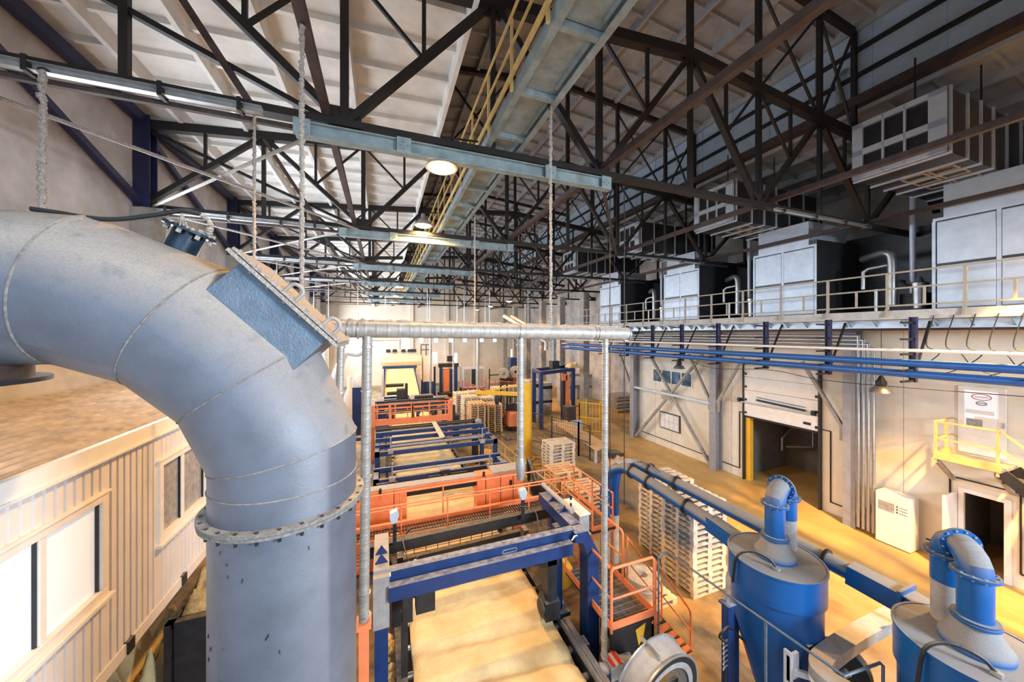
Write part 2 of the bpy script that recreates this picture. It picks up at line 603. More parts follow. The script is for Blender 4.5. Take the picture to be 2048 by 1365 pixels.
def make_truss(y):
    t = thing('roof_truss', '', 'roof truss', (7.1, y, ZB), 'roof trusses across the hall')
    MB().bar((-6.2, y, ZB), (20.4, y, ZB), .2, .12).build('bottom_chord', 'truss', t)
    MB().bar((-6.2, y - .02, ZB - .2), (-1.2, y - .02, ZB - .2), .07, .07).build('tie_bar', 'strut', t)
    b = MB()
    b.bar((-6.2, y, ztop(-6.2)), (7.1, y, ztop(7.1)), .2, .24)
    b.bar((7.1, y, ztop(7.1)), (20.4, y, ztop(20.4)), .2, .24)
    b.build('top_chord', 'truss', t)
    nodes = [BN[0]] + [v for p in zip(TN, BN[1:]) for v in p]
    for i, x in enumerate(nodes):
        if 0 < i < len(nodes) - 1:
            MB().bar((x, y, ZB), (x, y, ztop(x)), .10 if i % 2 else .13, .1, up=(0, 1, 0)).build('vertical', 'truss', t)
    for i in range(len(nodes) - 1):
        xa, xb = nodes[i], nodes[i + 1]
        za = ZB if i % 2 == 0 else ztop(xa)
        zb = ZB if i % 2 == 1 else ztop(xb)
        MB().bar((xa, y, za), (xb, y, zb), .12, .15, up=(0, 1, 0)).build('diagonal', 'truss', t)
        xm, zm = (xa + xb) / 2, (za + zb) / 2
        bx = xa if i % 2 else xb        # sub-bracing up to the top chord
        MB().bar((xm, y, zm), (xm, y, ztop(xm)), .07, .07, up=(0, 1, 0)).bar((xm, y, zm), (xa + (xb - xa) * (.98 if i % 2 else .02), y, ztop(xb if i % 2 else xa) - .05), .06, .06, up=(0, 1, 0)).build('sub_brace', 'truss', t)
    for i, x in enumerate(nodes):
        z = ZB + .1 if i % 2 == 0 else ztop(x) - .1
        MB().box(x - .26, y - .02, z - .2, x + .26, y + .02, z + .2).build('gusset_plate', 'truss', t)
    MB().bar((-3.37, y - .03, 12.7), (-1.88, y - .03, ZB), .1, .12, up=(0, 1, 0)).build('pale_diagonal', 'strut', t, label='pale dusty diagonal')
    MB().bar((-6.1, y + .04, 12.45), (-.85, y + .04, ZB + .05), .08, .1, up=(0, 1, 0)).build('long_brace', 'truss', t)
    # lantern posts above the top chord
    for x, zt in ((1.9, 16.4), (4.45, 16.75), (7.1, 17.05), (9.57, 16.8), (12.24, 16.6), (14.0, 16.45)):
        MB().bar((x, y, ztop(x)), (x, y, zt), .13, .12, up=(0, 1, 0)).build('lantern_post', 'truss', t)
    MB().bar((1.9, y, 16.35), (7.1, y, 16.95), .16, .18).bar((7.1, y, 16.95), (14.0, y, 16.35), .16, .18).build('lantern_chord', 'truss', t)
    for xa, xb in ((1.9, 4.45), (9.57, 12.24), (12.24, 14.0)):
        MB().bar((xa, y, ztop(xa)), (xb, y, 16.4), .06, .06).build('lantern_brace', 'truss', t)
        MB().bar((xb, y, ztop(xb)), (xa, y, 16.4), .06, .06).build('lantern_brace', 'truss', t)
    return t


TY = [6.4 + 6 * i for i in range(7)]
t0 = make_truss(TY[0])
for i, y in enumerate(TY):
    t = t0 if i == 0 else copy_tree(t0, None, (0, y - TY[0], 0))
    t['label'] = 'dark dusty steel roof truss, %s counted from the camera end of the hall' % ORD[i] if i < 6 else 'dark steel roof truss closest to the far end wall'
# pale blue monorail beams bolted under the bottom chords
mr = thing('monorail_beam', '', 'beam', (1.7, 6.4, 10.0), 'monorail beams under the trusses')
MB().ibeam((-1.3, 6.36, 10.08), (4.7, 6.36, 10.08), .16, .24, .02).build('beam', 'ltblue', mr)
for x in (-1.2, .35, 3.2, 4.55):
    MB().box(x - .12, 6.26, 9.95, x + .12, 6.29, 10.22).bolts((x, 6.27, 10.08), (0, 1, 0), .06, 4, .012, .06).build('splice_plate', 'ltblue', mr)
for i, y in enumerate(TY[:6]):
    o = mr if i == 0 else copy_tree(mr, None, (0, y - TY[0], 0))
    o['label'] = 'pale blue steel monorail beam under the %s roof truss from the camera' % ORD[i]
# galvanised cable trays along the left and right ends of the trusses
ct = thing('cable_tray', '', 'cable tray', (-4, 6.2, 10.12), 'cable trays along the trusses')
MB().chan((-6.1, 6.22, 10.16), (-1.7, 6.22, 10.16), .09, .11, .01).build('tray', 'galv', ct)
for x in (-5.6, -4.2, -2.9, -2.0):
    MB().box(x, 6.12, 10.08, x + .05, 6.3, 10.28).build('clip', 'truss', ct)
for i, y in enumerate(TY[:4]):
    o = ct if i == 0 else copy_tree(ct, None, (0, y - TY[0], 0))
    o['label'] = 'galvanised cable tray on the left end of the %s roof truss' % ORD[i]
ct2 = thing('cable_tray', '', 'cable tray', (12, 6.2, 10.12), 'cable trays over the air handlers')
MB().chan((9.9, 6.22, 10.16), (14.4, 6.22, 10.16), .09, .07, .01).build('tray', 'galv', ct2)
for x in (10.2, 11.6, 13.0, 14.2):
    MB().box(x, 6.12, 10.1, x + .05, 6.32, 10.27).build('clip', 'truss', ct2)
for i, y in enumerate(TY[:4]):
    o = ct2 if i == 0 else copy_tree(ct2, None, (0, y - TY[0], 0))
    o['label'] = 'galvanised cable tray on the right end of the %s roof truss' % ORD[i]
# struts running the length of the hall at the bottom chord nodes
for x, w in zip((-.86, 4.5, 9.9, 14.75), ('over the machine line', 'right of the catwalk', 'left of the air handling units', 'over the mezzanine')):
    o = MB().bar((x, Y0, ZB + .12), (x, YB, ZB + .12), .12, .13).build('longitudinal_strut', 'strut')
    tag(o, 'long brown steel strut along the hall %s' % w, 'strut', 'longitudinal struts')
o = MB().bar((-6.1, Y0, 12.62), (-6.1, YB, 12.62), .2, .25).build('eave_beam', 'navycol')
tag(o, 'navy steel eave beam along the top of the left wall', 'beam')
# wall posts, concrete columns, wall bracing on the left
for i, y in enumerate([.4] + TY):
    n = 'behind the big elbow duct' if i == 0 else 'under the %s roof truss' % ORD[i - 1]
    o = MB().ibeam((-6.1, y, 10.2), (-6.1, y, 12.75), .34, .36, .03, up=(0, 1, 0)).build('steel_column', 'navycol')
    tag(o, 'navy blue steel end column on the left wall %s' % n, 'column', 'steel end columns on the left wall')
    o = MB().box(-6.3, y - .28, 0, -5.8, y + .28, 10.2).build('concrete_column', 'conc')
    tag(o, 'grey concrete column on the left wall %s' % n, 'column', 'concrete columns on the left wall')
for i in range(5):
    ya, yb = TY[i] - 6, TY[i]
    o = MB().bar((-6.15, ya, 12.4), (-6.15, yb, 10.3), .14, .16).build('wall_brace', 'navycol')
    tag(o, 'navy diagonal brace on the left wall in the %s roof bay' % ORD[i], 'brace', 'diagonal braces on the left wall')
for i in range(4):
    ya, yb = TY[i], TY[i] + 6
    o = MB().tube([(-5.9, ya + .1, 10.22), (-.7, yb, 10.22)], .035, 6).build('tie_rod', 'fluff')
    tag(o, 'dusty tie rod slanting right away from the left wall, roof bay beyond the %s truss' % ORD[i], 'rod', 'horizontal tie rods')
    o = MB().tube([(-5.9, yb - .1, 10.3), (-.7, ya, 10.3)], .035, 6).build('tie_rod', 'fluff')
    tag(o, 'dusty tie rod slanting back to the left wall, roof bay beyond the %s truss' % ORD[i], 'rod', 'horizontal tie rods')
    o = MB().bar((4.5, ya, 10.25), (9.5, yb, 10.25), .07, .07).build('tie_rod', 'strut')
    tag(o, 'slim roof tie right of the catwalk, bay beyond the %s truss' % ORD[i], 'rod', 'horizontal ties right of the catwalk')

# ------------------------------------------------------------------ catwalk along the roof
cw = thing('catwalk', 'pale blue steel catwalk with a yellow handrail running under the roof', 'catwalk', (2.2, 20, 10.4))
CY0, CY1 = 1.2, 46
for x, s in ((1.85, 1), (2.58, -1)):
    MB().chan((x, CY0, 10.5), (x, CY1, 10.5), .1, .2, .015, side=s).build('side_channel', 'ltblue', cw)
b = MB()
y = CY0
while y < CY1:
    b.box(1.87, y + .03, 10.5, 2.56, y + 1.15, 10.52)
    y += 1.2
b.build('deck_plates', 'ltblue', cw)
b = MB()
y = CY0
while y < CY1:
    b.box(1.87, y - .04, 10.41, 2.56, y + .04, 10.5).box(2.42, y + .1, 10.46, 2.46, y + 1.0, 10.5)
    y += 1.2
b.build('cross_ribs', 'ltblue', cw)
b = MB()
for z, w in ((10.62, .1), (11.05, .035), (11.5, .045)):
    b.bar((1.78, CY0, z), (1.78, CY1, z), .03, w)
b.build('handrail', 'yellowrail', cw)
y = CY0
while y < CY1:
    MB().bar((1.8, y, 10.42), (1.8, y, 11.5), .04, .04).build('rail_post', 'yellowrail', cw)
    y += 1.2

# ------------------------------------------------------------------ sodium lamps
def high_bay(x, y, z, label, group, e=900, ang=160):
    t = thing('high_bay_lamp', label, 'lamp', (x, y, z), group)
    MB().lathe((x, y, z), [(.30, 0), (.31, .01), (.24, .12), (.12, .22), (.07, .24), (.07, .4), (.03, .42)], 24).build('shade', 'lidgrey', t, smooth=40)
    MB().lathe((x, y, z - .03), [(0, 0), (.2, .0), (.24, .02), (0, .021)], 20).build('bulb', 'lampglow', t)
    MB().tube([(x, y, z + .4), (x, y, max(10.55, z + .45)), (1.8, y, max(10.6, z + .5))] if x < 3 else [(x, y, z + .4), (x, y, 10.35)], .02, 6).build('bracket', 'truss', t)
    if e:
        lamp_light((x, y, z - .1), e, ang)
    return t


for i, (y, e) in enumerate(((.4, 120), (6.6, 1000), (12.1, 1300), (24.4, 1500), (30.4, 1300), (36.4, 1300), (42.4, 0))):
    w = ['above the camera', 'nearest in view, under the first truss', 'at the second roof truss', 'at the fourth roof truss', 'at the fifth roof truss', 'at the sixth roof truss', 'nearest the far end wall'][i]
    high_bay(1.05 if i != 2 else 1.3, y, 9.95 if i != 2 else 10.5, 'glowing sodium high-bay lamp beside the catwalk, %s' % w, 'glowing lamps along the catwalk', e)
for i, (x, y, e) in enumerate(((12.85, 1.7, 9500), (11.2, 30.6, 1800), (11.2, 36.6, 0), (11.2, 42.4, 0))):
    w = ['right of the camera', 'nearest of the far right row', 'in the middle of the far right row', 'at the end wall in the far right row'][i]
    high_bay(x, y, 9.85, 'glowing sodium lamp under the roof, %s' % w, 'glowing lamps on the right', e, 96 if i == 0 else 160)
# short emergency hangers: thin rods hanging in the far bays
HR = [(-4.5, 18.4), (-3.2, 24.4), (-1.5, 24.4), (.2, 30.4), (2.9, 24.4), (3.8, 30.4), (5.5, 24.4), (6.2, 30.4), (7.4, 24.4), (8.8, 30.4), (10.5, 24.4), (-5, 30.4)]
for x, y in HR:
    o = MB().tube([(x, y, 10.28), (x, y, 6.6)], .02, 6).build('hanger_rod', 'galv')
    tag(o, 'thin galvanised hanger rod dangling from the far roof trusses', 'rod', 'hanger rods in the far bays')


# ================================================================== BIG ELBOW DUCT
DX, DY = -.714, 3.25
CX, CZ, RB, DR = -2.23, 5.58, 1.515, .5
du = thing('ventilation_duct', 'huge blue-grey dusty duct bending from vertical to the left beside the camera', 'duct', (DX, DY, 0))
th = [math.radians(a) for a in (11.25, 33.75, 56.25, 78.75)]
R2 = RB / math.cos(math.radians(11.25))
vx = CX + RB
axis = [(vx, DY, 0), (vx, DY, CZ)]
axis = [(vx, DY, 0)] + [(CX + RB / math.cos(math.radians(11.25)) * math.cos(a), DY, CZ + RB / math.cos(math.radians(11.25)) * math.sin(a)) for a in [math.radians(q) for q in (11.25, 33.75, 56.25, 78.75)]] + [(-4.6, DY, CZ + RB)]
MB().tube(axis, DR, 72).build('elbow', 'duct', du, smooth=14)
# raised weld seams at each mitre and the plain joints
b = MB()
def seam(p, d0, d1, r=DR + .001, w=.0065):
    p = Vector(p); n = (Vector(d0) + Vector(d1)).normalized(); d0 = Vector(d0)
    s = Vector((0, 1, 0)); u = n.cross(s).normalized()
    k = 1 / max(.5, n.dot(d0.normalized()))
    pts = [p + s * math.cos(t) * r + u * math.sin(t) * r * k for t in [2 * PI * i / 48 for i in range(49)]]
    b.tube(pts, w, 6, False)
for i in range(1, 5):
    d0 = Vector(axis[i]) - Vector(axis[i - 1]); d1 = Vector(axis[i + 1]) - Vector(axis[i])
    seam(axis[i], d0.normalized(), d1.normalized())
seam((vx, DY, 5.66), (0, 0, 1), (0, 0, 1))
seam((-2.40, DY, CZ + RB), (-1, 0, 0), (-1, 0, .12))
b.build('weld_seams', 'seam', du, smooth=40)
fl = MB().ring((vx, DY, 5.47), (0, 0, 1), DR - .01, DR + .062, .022, 64).ring((vx, DY, 5.443), (0, 0, 1), DR - .01, DR + .058, .02, 64).build('flange', 'seam', du, smooth=30)
for k in range(26):
    a = 2 * PI * k / 26
    p = Vector((vx + math.cos(a) * (DR + .036), DY + math.sin(a) * (DR + .036), 5.40))
    MB().cyl(p, p + Vector((0, 0, .088)), .012, 6).build('bolt', 'machdark', fl)
# down-facing stub with a bolted flange at the left, its shade put into dark steel
st = MB().cyl((-2.78, DY, 6.95), (-2.78, DY, 6.5), DR + .02, 56).build('stub', 'strut', du, smooth=30)
f2 = MB().ring((-2.78, DY, 6.49), (0, 0, 1), .3, DR + .1, .03, 56).build('stub_flange', 'machdark', st, smooth=30)
b = MB()
rnd = random.Random(3)
for k in range(14):        # little lint tufts caught on the duct face
    a = rnd.uniform(-2.6, -1.0); z = rnd.uniform(4.2, 6.3)
    p = Vector((vx + math.cos(a) * (DR + .002), DY + math.sin(a) * (DR + .002), z if z < 5.35 else rnd.uniform(4.2, 5.3)))
    for q in range(3):
        b.tube([p, p + Vector((rnd.uniform(-.007, .007), -.004, -rnd.uniform(.01, .03)))], .0018, 4)
b.build('lint_tufts', 'machdark', du)
# explosion hatch on the outside of the bend
A45 = math.radians(45)
hc = Vector((CX + RB * math.cos(A45) + .02, DY, CZ + RB * math.sin(A45) - .04))
nn = Vector((math.cos(A45), 0, math.sin(A45))); tt = Vector((-math.sin(A45), 0, math.cos(A45))); yy = Vector((0, 1, 0))
def hbox(b, t0, t1, n0, n1, w0, w1):
    vs = [hc + tt * t + nn * n + yy * w for n in (n0, n1) for t, w in ((t0, w0), (t1, w0), (t1, w1), (t0, w1))]
    return b.add(vs, [(3, 2, 1, 0), (4, 5, 6, 7), (0, 1, 5, 4), (1, 2, 6, 5), (2, 3, 7, 6), (3, 0, 4, 7)])
hb = hbox(MB(), -.43, .33, .22, .64, -.36, .36).build('hatch_box', 'ductblue', du, bevel=.008)
hl = hbox(hbox(MB(), -.52, .42, .64, .665, -.43, .43), -.505, .41, .672, .69, -.42, .42).build('hatch_lid', 'fluff', hb)
for t in (-.47, -.33, -.19, -.05, .09, .23, .37):
    for w in (-.4, .4):
        p = hc + tt * t + yy * w
        MB().cyl(p + nn * .625, p + nn * .705, .011, 6).build('lid_bolt', 'lidgrey', hb)
for t in (-.37, -.02):
    p = hc + tt * t + yy * -.3
    MB().tube(smoothpts([p + nn * .69 - tt * .05, p + nn * .76 - tt * .045, p + nn * .78, p + nn * .76 + tt * .045, p + nn * .69 + tt * .05], 4), .014, 8).build('lid_handle', 'lidgrey', hb)
# inspection nozzle
a = math.radians(66)
nd = Vector((math.cos(a) * .92, 0, math.sin(a))).normalized()
np_ = Vector((CX + RB * math.cos(a), 3.3, CZ + RB * math.sin(a))) + nd * .47
nz = MB().cyl(np_, np_ + nd * .19, .098, 32).build('nozzle', 'nozzle', du, smooth=30)
nf = MB().ring(np_ + nd * .19, nd, 0.0, .165, .022, 32).build('nozzle_flange', 'nozzle', nz)
b = MB().bolts(np_ + nd * .185, nd, .138, 8, .016, .08)
for k in range(26):
    t = rnd.uniform(0, 2 * PI); q = np_ + nd * .2
    s = nd.cross(yy).normalized()
    p = q + (s * math.cos(t) + yy * math.sin(t)) * rnd.uniform(.12, .168)
    b.lathe(p, [(0, -.012), (.014, -.004), (.012, .008), (0, .014)], 6, nd)
b.build('dusty_bolts', 'fluff', nz)
# black cable lying on the duct
hz = thing('cable', 'thick black cable arching over the top of the big duct', 'cable', (-1.8, 3.2, 7.6))
MB().tube(smoothpts([(-2.09, 3.12, 7.595), (-1.97, 3.12, 7.585), (-1.83, 3.12, 7.57), (-1.69, 3.12, 7.575), (-1.5, 3.12, 7.625), (-1.34, 3.12, 7.675), (-1.24, 3.14, 7.67)], 8), .016, 10).build('sheath', 'rubber', hz, smooth=40)
b = MB()
pts = smoothpts([(-1.24, 3.14, 7.67), (-1.2, 3.17, 7.63), (-1.22, 3.22, 7.57), (-1.26, 3.27, 7.53)], 8)
b.tube(pts, [.012 + .012 * rnd.random() for _ in pts], 7)
for k in range(3):
    b.tube([(-1.34, 3.12, 7.67), (-1.35 + .02 * k, 3.12, 7.57)], .004, 4)
b.build('dusty_end', 'fluff', hz)


# ------------------------------------------------------------------ dusty hanging ropes
def rope(name, p, q, r, label, hook=True, seed=1):
    rr = random.Random(seed)
    t = thing(name, label, 'rope', q, 'dust-covered ropes hanging from the roof')
    p, q = Vector(p), Vector(q)
    n = int((p - q).length / .022)
    pts = [p.lerp(q, i / n) + Vector((rr.uniform(-1, 1), rr.uniform(-1, 1), 0)) * r * .3 for i in range(n + 1)]
    MB().tube(pts, [r * rr.uniform(.6, 1.25) for _ in pts], 7).build('dust_coat', 'fluff', t)
    if hook:
        MB().tube(smoothpts([p + Vector((0, 0, -.08)), p + Vector((-.04, 0, .02)), p + Vector((-.02, .05, .07)), p + Vector((.03, .05, .04))], 4), .01, 6).build('hook', 'truss', t)
    return t


rope('hanging_rope', (-4.0, 6.12, 10.1), (-4.0, 6.12, 7.35), .036, 'thick lint-coated rope hanging from the cable tray down behind the big duct', seed=2)
rope('hanging_rope', (-1.83, 6.28, 10.2), (-1.83, 6.28, 6.2), .022, 'thin lint-coated rope hanging just behind the hatch lid', seed=3)
rope('hanging_rope', (-.87, 4.55, 10.4), (-.87, 4.55, 6.5), .026, 'long thick lint-coated rope right of the duct hatch', seed=4)
rope('hanging_rope', (2.5, 4.9, 10.4), (2.5, 4.9, 6.95), .024, 'lint-coated rope from the catwalk to the right part of the spiral duct', seed=5)
rope('hanging_rope', (2.6, 10.1, 10.4), (2.6, 10.1, 6.6), .022, 'rope dropping from the catwalk behind the middle of the spiral duct', seed=6)
for k, (x, w) in enumerate(((4.75, 'left'), (5.14, 'right'))):
    o = MB().tube([(x, 6.42, 10.26), (x, 6.42, 2.9)], .011, 6).build('chain', 'machdark')
    tag(o, 'thin dark hoist chain hanging before the mezzanine, %s one of the pair' % w, 'chain', 'hoist chains')

# ------------------------------------------------------------------ spiral duct with branches
sd = thing('spiral_duct', 'horizontal galvanised spiral duct with dust on top and drop pipes', 'duct', (1.4, 4.9, 6.8))
b = MB()
b.tube([(-1.9, 4.9, 6.88), (3.98, 4.9, 6.80)], .108, 28)
b.build('main_pipe', 'spiral', sd, smooth=40)
for x in (-.42, -.3, 1.95, 3.3, 3.36, 3.98):
    b = MB().ring((x, 4.9, 6.85 - (x + .4) * .0136), (1, 0, -.0136), .1, .119, .02, 28)
    b.build('joint_ring', 'galv', sd, smooth=30)
b = MB()
pts = [(-1.5 + i * .05, 4.9 + rnd.uniform(-.01, .01), 6.972 - (i * .05) * .0136 + rnd.uniform(-.008, .012)) for i in range(108)]
b.tube(pts, [rnd.uniform(.022, .042) for _ in pts], 7)
b.build('dust_ridge', 'fluff', sd, smooth=60)
for x, r, zb in ((-.50, .045, 4.7), (-.19, .062, 3.05), (1.98, .052, 4.68), (3.53, .05, 1.3)):
    z0 = 6.8
    br = MB().tube([(x, 4.9, z0), (x - (.02 if x > 3 else .04 if x < -.1 else 0), 4.9, zb)], r, 20).build('drop_pipe', 'spiralv', sd, smooth=40)
    for z in (z0 - .17, z0 - .75, (z0 + zb) / 2, zb + .35, zb + .06):
        b = MB().ring((x - (.02 if x > 3 else .03 if x < -.1 else 0) * (z0 - z) / (z0 - zb), 4.9, z), (0, 0, 1), r - .005, r + .012, .018, 20)
        b.build('pipe_clamp', 'galv', br)
bx = MB().box(-.29, 4.84, 2.2, -.17, 4.96, 3.02).box(-.32, 4.8, 2.98, -.14, 5.0, 3.05)
bx.build('suction_leg', 'orange', sd, label='orange suction leg')
MB().lathe((1.98, 4.9, 4.9), [(.055, 0), (.075, -.1), (.06, -.3), (.05, -.34)], 16).build('blast_gate', 'galv', sd, smooth=30)

# ================================================================== OFFICE CABIN ON THE LEFT
cb = thing('site_cabin', 'raised cream corrugated office cabin with a dusty roof and white windows', 'cabin', (-4.2, 5, 2.9))
WX, WY0, WY1, WZ0, WZ1 = -3.0, -.5, 10.4, 2.95, 5.42
W1, W2 = (3.82, 5.36, 3.80, 4.97), (6.36, 7.78, 3.80, 4.97)


def corr(b, y0, y1, z0, z1):
    """trapezoid sheet between y0 and y1 with a groove every 0.115 m"""
    prof = []
    y = y0
    while y < y1 - .001:
        for dy, dx in ((0, 0), (.078, 0), (.085, -.03), (.107, -.03)):
            if y + dy < y1:
                prof.append((WX + dx, y + dy))
        y += .115
    prof.append((WX, y1))
    vs = [(x, y, z0) for x, y in prof] + [(x, y, z1) for x, y in prof]
    n = len(prof)
    return b.add(vs, [(i, i + 1, n + i + 1, n + i) for i in range(n - 1)])


b = MB()
for y0, y1 in ((WY0, W1[0]), (W1[1], W2[0]), (W2[1], WY1)):
    corr(b, y0, y1, WZ0, WZ1)
for w in (W1, W2):
    corr(b, w[0], w[1], WZ0, w[2])
    corr(b, w[0], w[1], w[3], WZ1)
b.build('corrugated_wall', 'cabin', cb)
MB().box(WX - .09, WY0, WZ0, WX - .03, W1[0], WZ1).box(WX - .09, W1[1], WZ0, WX - .03, W2[0], WZ1).box(WX - .09, W2[1], WZ0, WX - .03, WY1, WZ1).box(-5.45, WY1 - .05, WZ0, WX - .03, WY1, WZ1).build('inner_wall', 'cabin', cb)
b = MB()
prof = []
x = WX + .04
while x > -5.5:
    prof += [(x, 0), (x - .045, .025), (x - .06, .025), (x - .1, 0)]
    x -= .14
vs = [(x, WY0, 5.50 + (WX - x) * .08 + h) for x, h in prof] + [(x, WY1, 5.50 + (WX - x) * .08 + h) for x, h in prof]
k = len(prof)
b.add(vs, [(i, i + 1, k + i + 1, k + i) for i in range(k - 1)])
b.build('roof_sheet', 'cabinroof', cb)
MB().box(WX - .02, WY0, 5.38, WX + .05, WY1, 5.56).box(WX - .02, WY0, 5.36, WX + .075, WY1, 5.385).build('roof_trim', 'white', cb)
for w in (W1, W2):
    y0, y1, z0, z1 = w
    f = MB()
    for a in ((y0, z0, y1, z0 + .09), (y0, z1 - .08, y1, z1), (y0, z0 + .09, y0 + .08, z1 - .08), (y1 - .08, z0 + .09, y1, z1 - .08)):
        f.box(WX - .06, a[0], a[1], WX + .035, a[2], a[3])
    ym = (y0 + y1) / 2 - (.02 if w is W1 else .08)
    f.box(WX - .05, ym - .035, z0 + .09, WX + .02, ym + .035, z1 - .08)
    f.box(WX - .02, y0 - .05, z0 - .05, WX + .075, y1 + .05, z0 - .001).box(WX - .02, y0 - .04, z1 + .001, WX + .05, y1 + .04, z1 + .03)
    fo = f.build('window_frame', 'upvc', cb, bevel=.006)
    for a, c in ((y0 + .08, ym - .035), (ym + .035, y1 - .08)):
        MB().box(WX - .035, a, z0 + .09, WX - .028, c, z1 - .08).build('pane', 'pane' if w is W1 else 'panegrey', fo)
        g = MB()
        g.box(WX - .03, a, z0 + .09, WX + .0, a + .015, z1 - .08).box(WX - .03, c - .015, z0 + .09, WX + .0, c, z1 - .08)
        g.build('gasket', 'rubber', fo)
MB().chan((WX + .02, WY0, 2.87), (WX + .02, WY1, 2.87), .07, .15, .012, side=-1).build('base_beam', 'cabin', cb)
for y in (4.55, 5.75, 7.0, 8.2):
    MB().box(WX - .02, y - .06, 2.80, WX + .04, y + .06, 2.955).build('lifting_pocket', 'rubber', cb)
b = MB()
for y in (1.0, 5.2, 9.8):
    b.box(-3.35, y - .1, 0, -3.15, y + .1, 2.8).box(-5.3, y - .1, 0, -5.1, y + .1, 2.8)
b.box(-5.45, WY0, 2.75, -3.05, WY1, 2.95)
b.build('support_legs', 'machdark', cb)

# bin full of waste wool below the cabin
bn = thing('waste_bin', 'black steel bin between the cabin and the vertical duct, heaped with wool', 'bin', (-2.9, 7.9, 0))
b = MB()
for a in ((-3.30, 7.3, -2.3, 7.36), (-3.30, 8.5, -2.3, 8.56), (-3.30, 7.3, -3.24, 8.56), (-2.36, 7.3, -2.3, 8.56)):
    b.box(a[0], a[1], .1, a[2], a[3], 2.0)
b.box(-3.30, 7.3, .05, -2.3, 8.56, .12)
b.build('body', 'machdark', bn)
MB().box(-3.34, 7.26, 1.94, -3.22, 8.6, 2.03).box(-3.34, 7.26, 1.94, -2.26, 7.37, 2.03).box(-3.34, 7.24, .1, -3.25, 7.3, 2).build('rim', 'machdark', bn)


def heap(name, cx, cy, z0, rx, ry, h, m, label, cat, seed, n=26):
    rr = random.Random(seed)
    b = MB()
    vs, fs = [], []
    from mathutils import noise as nz_
    for j in range(n):
        for i in range(n):
            u, v = i / (n - 1) * 2 - 1, j / (n - 1) * 2 - 1
            d = max(0, 1 - max(abs(u), abs(v)) ** 3)
            q = Vector((u * rx * 3, v * ry * 3, seed))
            z = h * d * (.75 + .5 * nz_.noise(q) + .25 * nz_.noise(q * 2.7))
            vs.append((cx + u * rx * (1 + .1 * nz_.noise(q * 1.3)), cy + v * ry, z0 + max(0, z)))
    for j in range(n - 1):
        for i in range(n - 1):
            fs.append((j * n + i, j * n + i + 1, (j + 1) * n + i + 1, (j + 1) * n + i))
    b.add(vs, fs)
    o = b.build(name, m, smooth=60)
    return tag(o, label, cat, kind='stuff')


heap('waste_wool', -2.8, 7.93, 1.85, .42, .5, .85, 'wooldark', 'brownish yellow waste wool heaped in the black bin', 'wool waste', 4)
heap('waste_wool', -4.05, 7.7, 0.0, .68, 1.5, 1.75, 'wool', 'pale torn mineral wool pile on the floor under the cabin edge', 'wool waste', 9)
heap('waste_wool', -2.2, 5.5, 0.0, 1.2, 1.2, .5, 'wooldark', 'brown scattered wool waste on the floor left of the vertical duct', 'wool waste', 12)

# ================================================================== MEZZANINE ON THE RIGHT
o = MB().box(14.0, Y0, 7.22, XR - .01, 22.5, 7.48).build('mezzanine_deck', 'deckconc')
tag(o, 'long pale concrete mezzanine deck carrying the air handling units', 'mezzanine')
MZ = thing('deck_edge_beam', 'light steel channel with stiffener plates under the mezzanine deck edge', 'beam', (14.3, 10, 7.0))
MB().chan((14.32, Y0, 7.085), (14.32, 22.5, 7.085), .12, .24, .02, side=-1).build('channel', 'hvac', MZ)
b = MB()
y = .4
while y < 22:
    b.poly([(14.05, y - .02, 7.205), (14.32, y - .02, 7.205), (14.32, y - .02, 6.99)], (0, .04, 0))
    y += .62
b.build('stiffeners', 'ltblue', MZ)
o = MB().box(14.4, Y0, 6.9, 15.3, 22.5, 7.2).build('underside_duct', 'strut')
tag(o, 'brown flat tray hugging the underside of the mezzanine', 'tray')
gr = thing('guard_rail', 'beige steel guard rail along the mezzanine edge', 'railing', (14.03, 10, 7.48))
b = MB()
for z in (7.62, 8.12, 8.58):
    b.bar((14.03, Y0, z), (14.03, 22.5, z), .04, .045)
b.build('rails', 'beige', gr)
y = -.2
while y < 22.4:
    MB().box(14.0, y - .03, 7.3, 14.06, y + .03, 8.58).poly([(14.0, y - .03, 7.3), (14.0, y + .03, 7.3), (13.93, y + .03, 7.3), (13.93, y - .03, 7.3)], (.03, 0, .22)).build('post', 'beige', gr)
    MB().box(14.01, y + .69, 7.62, 14.05, y + .74, 8.12).build('baluster', 'beige', gr)
    y += 1.46

